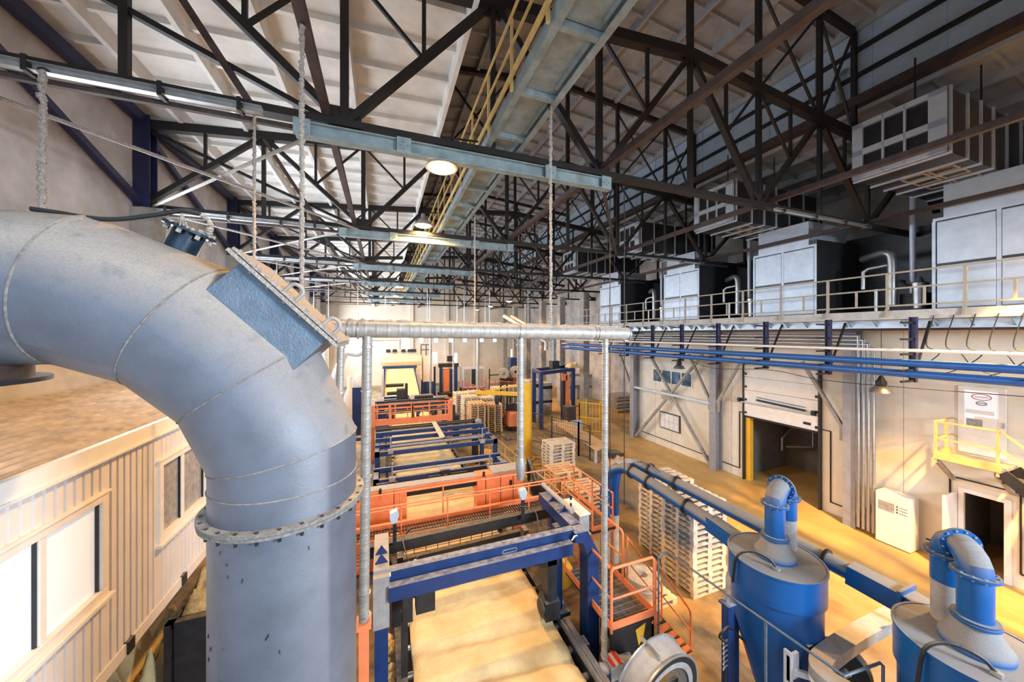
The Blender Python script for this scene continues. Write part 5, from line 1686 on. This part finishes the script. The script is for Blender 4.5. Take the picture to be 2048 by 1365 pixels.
MB().tube(smoothpts([(5.62, 3.05, 2.0), (5.5, 2.95, 1.95), (5.4, 2.95, 1.75), (5.3, 2.95, 1.55), (5.28, 2.95, 1.4)], 6), .018, 8).build('tube', 'galv', bk, smooth=40)
MB().bar((5.4, 3.14, 2.05), (5.75, 2.98, 1.95), .05, .08).build('crossbar', 'hvac', bk)
tr = thing('pipe_rail', 'thin grey-blue pipe handrail crossing in front of the first cyclone', 'railing', (5.1, 3.6, 1.5))
MB().tube([(4.83, 5.06, 0), (4.83, 5.06, 2.6), (4.9, 5.06, 2.66), (5.05, 5.06, 2.66), (5.12, 3.91, 2.66), (5.16, 3.35, 2.66), (5.22, 2.48, 2.66), (5.85, 2.42, 2.66), (5.92, 2.42, 2.6), (5.92, 2.42, 0)], .017, 10).build('rail', 'railgrey', tr, smooth=40)
MB().tube([(5.16, 3.35, 2.66), (5.16, 3.35, 1.72)], .02, 8).build('upright', 'railgrey', tr)


# ================================================================== PALLETS
def pallet_meshes(lx, ly, m, detail):
    """EUR pallet lying at the origin, lx by ly, 0.148 high: returns [(name, mesh)]"""
    H_ = .148
    top = MB()
    long_y = ly >= lx
    L, Wd = (ly, lx) if long_y else (lx, ly)
    def bx(b, u0, u1, v0, v1, z0, z1):
        if long_y: b.box(u0, v0, z0, u1, v1, z1)
        else: b.box(v0, u0, z0, v1, u1, z1)
    n = 5
    for k in range(n):
        w = .145 if k in (0, 2, 4) else .1
        c = -Wd / 2 + .0725 + (Wd - .145) * k / (n - 1)
        bx(top, c - w / 2, c + w / 2, -L / 2, L / 2, H_ - .022, H_)
    for v in (-L / 2 + .0725, 0, L / 2 - .0725):
        bx(top, -Wd / 2, Wd / 2, v - .0725, v + .0725, H_ - .044, H_ - .022)
    runners = []
    for u in (-Wd / 2 + .05, 0, Wd / 2 - .05):
        r_ = MB()
        bx(r_, u - .05, u + .05, -L / 2, L / 2, 0, .022)
        for v in (-L / 2 + .0725, 0, L / 2 - .0725):
            bx(r_, u - .05, u + .05, v - .0725, v + .0725, .022, H_ - .044)
        runners.append(r_)
    def mk(b, nm):
        me = bpy.data.meshes.new(nm)
        me.from_pydata(b.v, [], b.f)
        me.materials.append(M[m])
        return me
    if detail:
        return [('top_deck', mk(top, 'top_deck'))] + [('runner', mk(r_, 'runner')) for r_ in runners]
    for r_ in runners:
        top.add(r_.v, r_.f)
    return [('pallet', mk(top, 'pallet'))]


def stack(cx, cy, n, lx, ly, m, where, detail, group, rnd_, jit=.015):
    ms = pallet_meshes(lx, ly, m if isinstance(m, str) else m[0], detail)
    alt = pallet_meshes(lx, ly, m[1], detail) if not isinstance(m, str) else ms
    word = {'wood': 'pale', 'woodgrey': 'greyish', 'woodorange': 'yellowish'}
    for i in range(n):
        k = ORD[i] if i < n - 1 else 'topmost'
        use, mm = (ms, m if isinstance(m, str) else m[0]) if (isinstance(m, str) or i < n * .45) else (alt, m[1])
        lab = '%s wooden pallet, %s from the floor in the %s' % (word[mm], k, where) if i < n - 1 else '%s wooden pallet, topmost in the %s' % (word[mm], where)
        loc = (cx + rnd_.uniform(-jit, jit), cy + rnd_.uniform(-jit, jit), i * .148)
        if detail:
            t = thing('wooden_pallet', lab, 'pallet', loc, group)
            for nm, me in use:
                o = bpy.data.objects.new(nm, me)
                COL.objects.link(o)
                o.parent = t
        else:
            t = bpy.data.objects.new('wooden_pallet', use[0][1])
            COL.objects.link(t)
            t.location = loc
            tag(t, lab, 'pallet', group)
        t.rotation_euler[2] = rnd_.uniform(-.012, .012)


pr = random.Random(11)
stack(8.02, 7.12, 16, 1.18, 1.05, ('wood', 'woodgrey'), 'front stack beside the first cyclone', True, 'pallets in the tall stack by the cyclone', pr)
stack(8.3, 8.4, 16, 1.18, 1.05, ('wood', 'wood'), 'stack behind the cyclone stack', True, 'pallets in the stack behind', pr)
stack(7.93, 14.75, 11, 1.3, .95, 'wood', 'lone aisle stack by the yellow column', True, 'pallets in the lone aisle stack', pr)
stack(6.55, 10.45, 10, 1.1, 1.0, 'woodorange', 'stack beside the walkway landing', True, 'pallets beside the walkway', pr)
stack(6.5, 11.75, 11, 1.1, 1.0, 'woodorange', 'stack behind the walkway landing stack', True, 'pallets behind the walkway stack', pr)
for (x, y, n, m, w) in ((5.75, 26.6, 15, 'wood', 'back left stack far off'), (6.9, 26.8, 15, 'wood', 'back right stack far off'), (6.0, 24.9, 15, 'wood', 'middle left stack far off'), (7.2, 24.9, 14, 'wood', 'middle right stack far off'), (6.05, 23.2, 14, 'woodorange', 'front left stack far off'), (7.25, 23.2, 13, 'woodorange', 'front right stack far off'), (9.3, 28.2, 15, 'wood', 'far stack before the forklift mast'), (10.6, 28.4, 15, 'wood', 'far stack behind the yellow column')):
    stack(x, y, n, 1.05, 1.2, m, w, False, 'pallets in the far group of stacks', pr)
# single pallet with a strapped coil
t = thing('wooden_pallet', 'single low pale pallet on the floor beside the orange stairs, under a coil', 'pallet', (6.35, 7.1, 0))
for nm, me in pallet_meshes(1.2, .9, 'wood', True):
    o = bpy.data.objects.new(nm, me); COL.objects.link(o); o.parent = t
t = thing('steel_coil', 'grey banded round coil resting on the single pallet by the orange stairs', 'coil', (6.3, 7.15, .15))
MB().lathe((6.3, 7.15, .15), [(.12, 0), (.43, 0), (.43, .42), (.12, .42)], 40, (0, 0, 1), True).build('coil', 'stackfilm', t, smooth=35)
b = MB()
for a in range(5):
    an = a * 2 * PI / 5
    b.box(6.3 + math.cos(an) * .27 - .16, 7.15 + math.sin(an) * .27 - .012, .565, 6.3 + math.cos(an) * .27 + .16, 7.15 + math.sin(an) * .27 + .012, .575)
b.ring((6.3, 7.15, .38), (0, 0, 1), .425, .437, .03, 40)
b.build('straps', 'wood', t)

# ================================================================== FAR RIGHT AREA
t = thing('jib_crane', 'bright yellow jib crane column with a long arm reaching left', 'crane', (7.35, 17.2, 0))
MB().cyl((7.35, 17.2, 0), (7.35, 17.2, 4.15), .25, 28).build('column', 'yellow', t, smooth=40)
MB().ring((7.35, 17.2, .03), (0, 0, 1), .1, .42, .06, 28).ring((7.35, 17.2, 2.5), (0, 0, 1), .19, .21, .02, 28).build('base_plate', 'yellow', t)
MB().bar((7.3, 17.3, 3.5), (4.8, 18.6, 3.55), .12, .2).build('arm', 'yellow', t)
MB().bar((7.3, 17.3, 4.1), (5.3, 18.3, 3.62), .06, .08).build('arm_brace', 'yellow', t)
h = MB().lathe((5.9, 18.05, 2.9), [(0, 0), (.1, .02), (.16, .25), (.1, .5), (0, .52)], 14).build('hoist', 'machdark', t, smooth=40)
MB().tube([(5.9, 18.05, 2.9), (5.9, 18.05, 1.8)], .03, 6).build('hoist_chain', 'machdark', h)
t = thing('hose_loop', 'yellow hose lying coiled at the foot of the yellow column', 'hose', (7.7, 16.7, 0))
MB().tube([(7.6 + .55 * math.cos(a), 16.6 + .55 * math.sin(a), .04 + .03 * k) for k in range(2) for a in [2 * PI * i / 24 for i in range(25)]], .03, 8).build('hose', 'yellow', t, smooth=40)
# forklift
t = thing('forklift', 'orange forklift with a black mast standing beside the pallet stacks', 'forklift', (8.6, 22.8, 0))
MB().poly([(8.2, 22.4, .3), (9.2, 22.4, .3), (9.2, 22.4, 1.0), (8.9, 22.4, 1.25), (8.3, 22.4, 1.25), (8.2, 22.4, 1.0)], (0, 1.2, 0)).build('counterweight', 'orange', t, bevel=.05)
MB().box(8.25, 23.6, .3, 9.15, 24.8, .7).build('chassis', 'machdark', t)
b = MB()
for x in (8.28, 9.05):
    b.bar((x, 23.2, 1.2), (x, 23.0, 2.3), .07, .07).bar((x, 24.6, .7), (x, 24.4, 2.3), .07, .07)
    b.bar((x, 23.0, 2.3), (x, 24.4, 2.3), .07, .07)
b.bar((8.28, 23.0, 2.3), (9.05, 23.0, 2.3), .07, .07).bar((8.28, 24.4, 2.3), (9.05, 24.4, 2.3), .07, .07).bar((8.6, 23.0, 2.3), (8.6, 24.4, 2.3), .05, .05)
b.build('overhead_guard', 'black', t)
MB().box(8.4, 23.3, 1.0, 8.95, 23.8, 1.25).box(8.4, 23.2, 1.2, 8.95, 23.35, 1.75).build('seat', 'black', t)
for x in (8.4, 8.9):
    MB().box(x, 24.85, .1, x + .1, 25.0, 2.9).build('mast_rail', 'black', t)
    MB().box(x, 25.0, .1, x + .1, 26.0, .15).build('fork', 'black', t)
for x in (8.22, 9.0):
    for y in (22.7, 24.4):
        MB().lathe((x + .1, y, .3), [(.1, -.1), (.3, -.1), (.3, .1), (.1, .1)], 20, (1, 0, 0), True).build('wheel', 'rubber', t, smooth=40)
# mesh fences
def fence(p, q, h, m, label, group):
    p, q = Vector((*p, 0)), Vector((*q, 0))
    t = thing('mesh_fence', label, 'fence', (p + q) / 2, group)
    d = (q - p); L = d.length; d.normalize()
    n = max(1, round(L / 1.6))
    for i in range(n + 1):
        a = p + d * L * i / n
        MB().bar(a, a + Vector((0, 0, h)), .07, .07).build('post', m, t)
    b = MB()
    for z in (.15, h - .05, h * .5):
        b.bar(p + Vector((0, 0, z)), q + Vector((0, 0, z)), .03, .04)
    s = 0
    while s < L:
        b.bar(p + d * s + Vector((0, 0, .15)), p + d * s + Vector((0, 0, h - .05)), .01, .01)
        s += .16
    z = .3
    while z < h - .1:
        b.bar(p + Vector((0, 0, z)), q + Vector((0, 0, z)), .01, .01)
        z += .2
    b.build('mesh', m, t)
    return t
fence((7.7, 35.0), (8.4, 28.6), 2.0, 'meshred', 'red mesh fence left of the yellow crane arm tip', 'red mesh fences')
fence((8.6, 20.0), (10.2, 16.6), 1.9, 'strut', 'brown mesh fence right of the yellow column along the aisle', 'red mesh fences')
fence((10.2, 16.6), (10.4, 15.8), 1.9, 'strut', 'short brown fence panel at the near end of the roller table', 'red mesh fences')
fence((9.2, 33), (12.2, 29.5), 2.3, 'meshred', 'red mesh fence behind the blue wrapping portal', 'red mesh fences')
fence((8.9, 27.6), (10.3, 25.5), 2.0, 'strut', 'dark mesh fence just left of the blue wrapping portal', 'red mesh fences')
t = thing('safety_cage', 'bright orange-yellow safety cage panels beside the roller table', 'cage', (13.3, 20.5, 0))
for p, q in (((12.9, 20.9), (14.2, 19.6)), ((12.9, 20.9), (14.2, 22.0)), ((14.2, 19.6), (14.4, 20.6))):
    pp, qq = Vector((*p, 0)), Vector((*q, 0))
    b = MB()
    for z in (.1, 1.0, 2.0):
        b.bar(pp + Vector((0, 0, z)), qq + Vector((0, 0, z)), .05, .05)
    for i in range(9):
        a = pp.lerp(qq, i / 8)
        b.bar(a, a + Vector((0, 0, 2)), .05 if i % 8 == 0 else .02, .05 if i % 8 == 0 else .02)
    b.build('panel', 'yellow', t)
t = thing('roller_table', 'long low table with a yellowish top running toward the wrapping portal', 'table', (11.0, 18, 0))
MB().poly([(10.9, 21.1, .75), (11.9, 21.1, .75), (11.4, 15.6, .75), (10.3, 15.0, .75)], (0, 0, .06)).build('top', 'woodorange', t)
for x, y in ((10.5, 15.4), (11.3, 15.8), (10.8, 18), (11.6, 18.2), (11.0, 20.8), (11.8, 20.8)):
    MB().box(x - .05, y - .05, 0, x + .05, y + .05, .75).build('leg', 'hvac', t)
t = thing('floor_debris_box', 'low wooden ramp box at the near end of the roller table', 'box', (11.3, 15, 0))
MB().poly([(11.0, 14.9, 0), (12.0, 14.9, 0), (11.9, 14.9, .5), (11.1, 14.9, .6)], (0, .6, 0)).build('box', 'strut', t)
heap('wood_scraps', 11.4, 14.9, .0, .7, .5, .5, 'woodorange', 'pale scraps heaped at the near end of the roller table', 'scraps', 33, 14)
# wrapping portal
t = thing('wrapping_portal', 'dark blue steel portal frame of the pallet wrapper in the right aisle', 'portal', (12.4, 24, 0))
PC = [(10.5, 22.1), (10.9, 24.2), (14.0, 23.6), (14.6, 26.0)]
for x, y in PC:
    MB().box(x - .12, y - .12, 0, x + .12, y + .12, 4.1).build('post', 'machblue', t)
b = MB()
for i, j in ((0, 1), (1, 3), (0, 2), (2, 3)):
    b.bar((*PC[i], 4.0), (*PC[j], 4.0), .2, .25)
b.build('top_frame', 'machblue', t)
MB().box(12.2, 23.6, 4.1, 12.8, 24.2, 4.7).build('winch', 'machdark', t)
MB().box(12.4, 23.8, 4.7, 12.6, 24.0, 7.0).build('cable_mast', 'ltblue', t)
MB().box(13.2, 23.3, 0, 13.5, 23.6, 3.6).box(12.9, 23.3, 3.2, 13.3, 23.5, 3.7).build('orange_column', 'orange', t)
MB().box(13.0, 23.4, 0, 13.2, 23.8, 3.4).build('carriage_post', 'machdark', t)
o = heap('waste_wool', 14.3, 24.2, 4.1, .5, .5, .45, 'wool', 'tuft of pale wool dust lying on top of the blue portal', 'wool waste', 44, 12)
for i, (x, y, h) in enumerate(((11.7, 26.2, 3.0), (13.0, 27.0, 2.6))):
    t = thing('wrapped_load', 'film-wrapped pale goods load standing inside the blue portal, %s one' % ('taller left', 'shorter right')[i], 'load', (x, y, 0), 'wrapped loads')
    MB().box(x - .6, y - .6, .15, x + .6, y + .6, h).build('load', 'stackfilm', t, bevel=.06)
    MB().box(x - .61, y - .61, h * .35, x + .61, y + .61, h * .43).box(x - .61, y - .61, h * .8, x + .61, y + .61, h * .9).build('dark_bands', 'machdark', t)
    MB().box(x - .6, y - .6, 0, x + .6, y + .6, .14).build('pallet_base', 'wood', t)
o = MB().box(12.0, 21.0, 0, 12.7, 21.7, 1.7).build('control_cabinet', 'strut', bevel=.03)
tag(o, 'brownish control cabinet in front of the blue wrapping portal', 'cabinet')
o = MB().box(11.95, 20.3, 0, 12.75, 20.5, .9).build('grey_guard_panel', 'hvac')
tag(o, 'light grey guard panel low in front of the wrapping portal', 'panel')
# foil rolls
rl = 0
for r_ in range(5):
    for c_ in range(6 if r_ < 4 else 4):
        x0 = 18.9
        y = 24.6 + c_ * .34 + (r_ % 2) * .17
        o = MB().lathe((x0, y, .17 + r_ * .3), [(.05, 0), (.165, 0), (.165, 1.7), (.05, 1.7)], 14, (1, 0, 0), True).build('foil_roll', 'roll', smooth=40)
        tag(o, 'grey foil roll, %s from the front, %s row up, corner stack' % (ORD[c_], ORD[r_]), 'roll', 'stacked foil rolls')
# columns along the far right
for i, y in enumerate((24.6, 28.6, 32.6, 36.6, 40.6, 44.6)):
    o = MB().box(15.4, y - .3, 0, 15.95, y + .3, 10.2).build('concrete_column', 'conc')
    tag(o, 'grey concrete column in the far right row, %s from the cream wall' % ORD[i], 'column', 'far right concrete columns')
o = MB().tube([(11.5, 33, 8.6), (14.8, 30, 6.0), (14.8, 30, 5.2)], .2, 12).tube([(12.3, 33, 8.6), (15.4, 30, 6.2)], .18, 12).build('slanted_ducts', 'galv', smooth=40)
tag(o, 'pair of slanting grey ducts before the far right columns', 'duct')
# far machines
def far_box(name, label, x, y, parts, cat='machine'):
    t = thing(name, label, cat, (x, y, 0))
    for nm, m, a in parts:
        b = MB()
        for q in a:
            b.box(x + q[0], y + q[1], q[2], x + q[3], y + q[4], q[5])
        b.build(nm, m, t)
    return t
far_box('stacker', 'dark blue and orange stacker with a black monitor at the far end', 6.6, 37, [('posts', 'machblue', [(-.9, 0, 0, -.6, .4, 3.2), (.6, 0, 0, 1.0, .4, 3.2), (.2, 0, 0, .5, .5, 3.0)]), ('head', 'machdark', [(-1, -.1, 3.2, 1.1, .6, 3.6), (-.1, 0, 3.8, .6, .3, 4.4)]), ('orange_panel', 'orange', [(-.5, .1, .6, .1, .5, 3.0)]), ('base', 'machdark', [(-1, -.6, 0, 1.2, .8, .5)])])
far_box('stacker', 'smaller blue and orange stacker left of the one with the monitor', 4.9, 38, [('posts', 'machblue', [(-.5, 0, 0, -.3, .4, 3.0), (.3, 0, 0, .5, .4, 3.0)]), ('head', 'machblue', [(-.5, 0, 3.0, .5, .4, 3.2)]), ('orange_panel', 'orange', [(-.3, .1, .4, .2, .4, 2.6)])])
far_box('enclosure', 'grey glazed machine enclosure on a black base at the far end', 8.9, 36, [('body', 'hvac', [(-1, 0, 1.0, 1.4, 1.4, 3.2)]), ('glazing', 'panegrey', [(-.8, -.03, 1.2, -.1, 0, 3.0), (.55, -.03, 1.2, 1.3, 0, 3.0)]), ('dark_gap', 'machdark', [(0, -.02, 1.2, .45, 0, 3.0)]), ('base', 'black', [(-1, -.1, 0, 1.4, 1.5, 1.0)])])
t = far_box('packing_machine', 'cluttered grey packing machine with round drums left of the crane arm', 12.0, 34, [('body', 'lidgrey', [(-1.6, 0, 0, 1.2, 2, 1.7)]), ('dark_box', 'machdark', [(-.6, -.5, .6, .7, 0, 2.2)]), ('frame', 'machdark', [(-1.8, -.2, 0, -1.7, -.1, 3.2), (1.4, -.2, 0, 1.5, -.1, 3.2), (-1.8, -.2, 2.5, 1.5, -.1, 2.6)]), ('blue_tower', 'machblue', [(1.0, 1, 1.6, 2.0, 2, 4.2)]), ('orange_panel', 'orange', [(.9, .2, .6, 1.9, .5, 2.2)])])
b = MB()
for x, z, r in ((11.8, 2.7, .55), (13.1, 2.8, .6)):
    b.lathe((x, 33.8, z), [(.15, -.3), (r, -.3), (r, .3), (.15, .3)], 20, (.3, 1, 0), True)
b.build('drums', 'lidgrey', t, smooth=40)
far_box('steel_table', 'dark steel work table with a pale vessel behind the red fence', 12.9, 31.2, [('top', 'machdark', [(-1, 0, .9, 1, 1, 1.0)]), ('legs', 'machdark', [(-1, 0, 0, -.9, .1, .9), (.9, 0, 0, 1, .1, .9), (-1, .9, 0, -.9, 1, .9), (.9, .9, 0, 1, 1, .9)]), ('vessel', 'hvac', [(-.4, .2, 1.0, .5, .8, 1.9)])], 'table')
far_box('worktop', 'brown-topped work bench with a white bin right of the inclined conveyor', 4.7, 31, [('bench', 'strut', [(-.5, 0, .9, .9, 1.2, 1.1), (-.4, .1, 0, -.2, 1, .9), (.6, .1, 0, .8, 1, .9)]), ('white_bin', 'white', [(1.0, -.4, 0, 1.5, .2, .9)])], 'bench')
for i, (x, w) in enumerate(((4.2, 'by the curing oven'), (5.6, 'in front of the far stackers'), (7.2, 'left of the grey enclosure'))):
    o = MB().tube([(x, (33, 29, 27)[i], 0), (x, (33, 29, 27)[i], 6.4)], (.11, .07, .10)[i], 12).build('steel_post', 'galv', smooth=40)
    tag(o, 'tall thin galvanised post %s' % w, 'post', 'thin posts in the far half')
far_box('far_stairs', 'grey steel shelving with cans near the hall corner at far right', 19.6, 31, [('shelf', 'conc', [(-1.6, 0, 0, -1.5, 1, 3), (1.4, 0, 0, 1.5, 1, 3), (-1.6, 0, 1.2, 1.5, 1, 1.3), (-1.6, 0, 2.4, 1.5, 1, 2.5)]), ('cans', 'white', [(-1.2, .2, 0, -.6, .8, 1.1), (-.3, .2, 0, .3, .8, 1.1), (.6, .2, 0, 1.2, .8, 1.1)])], 'shelf')
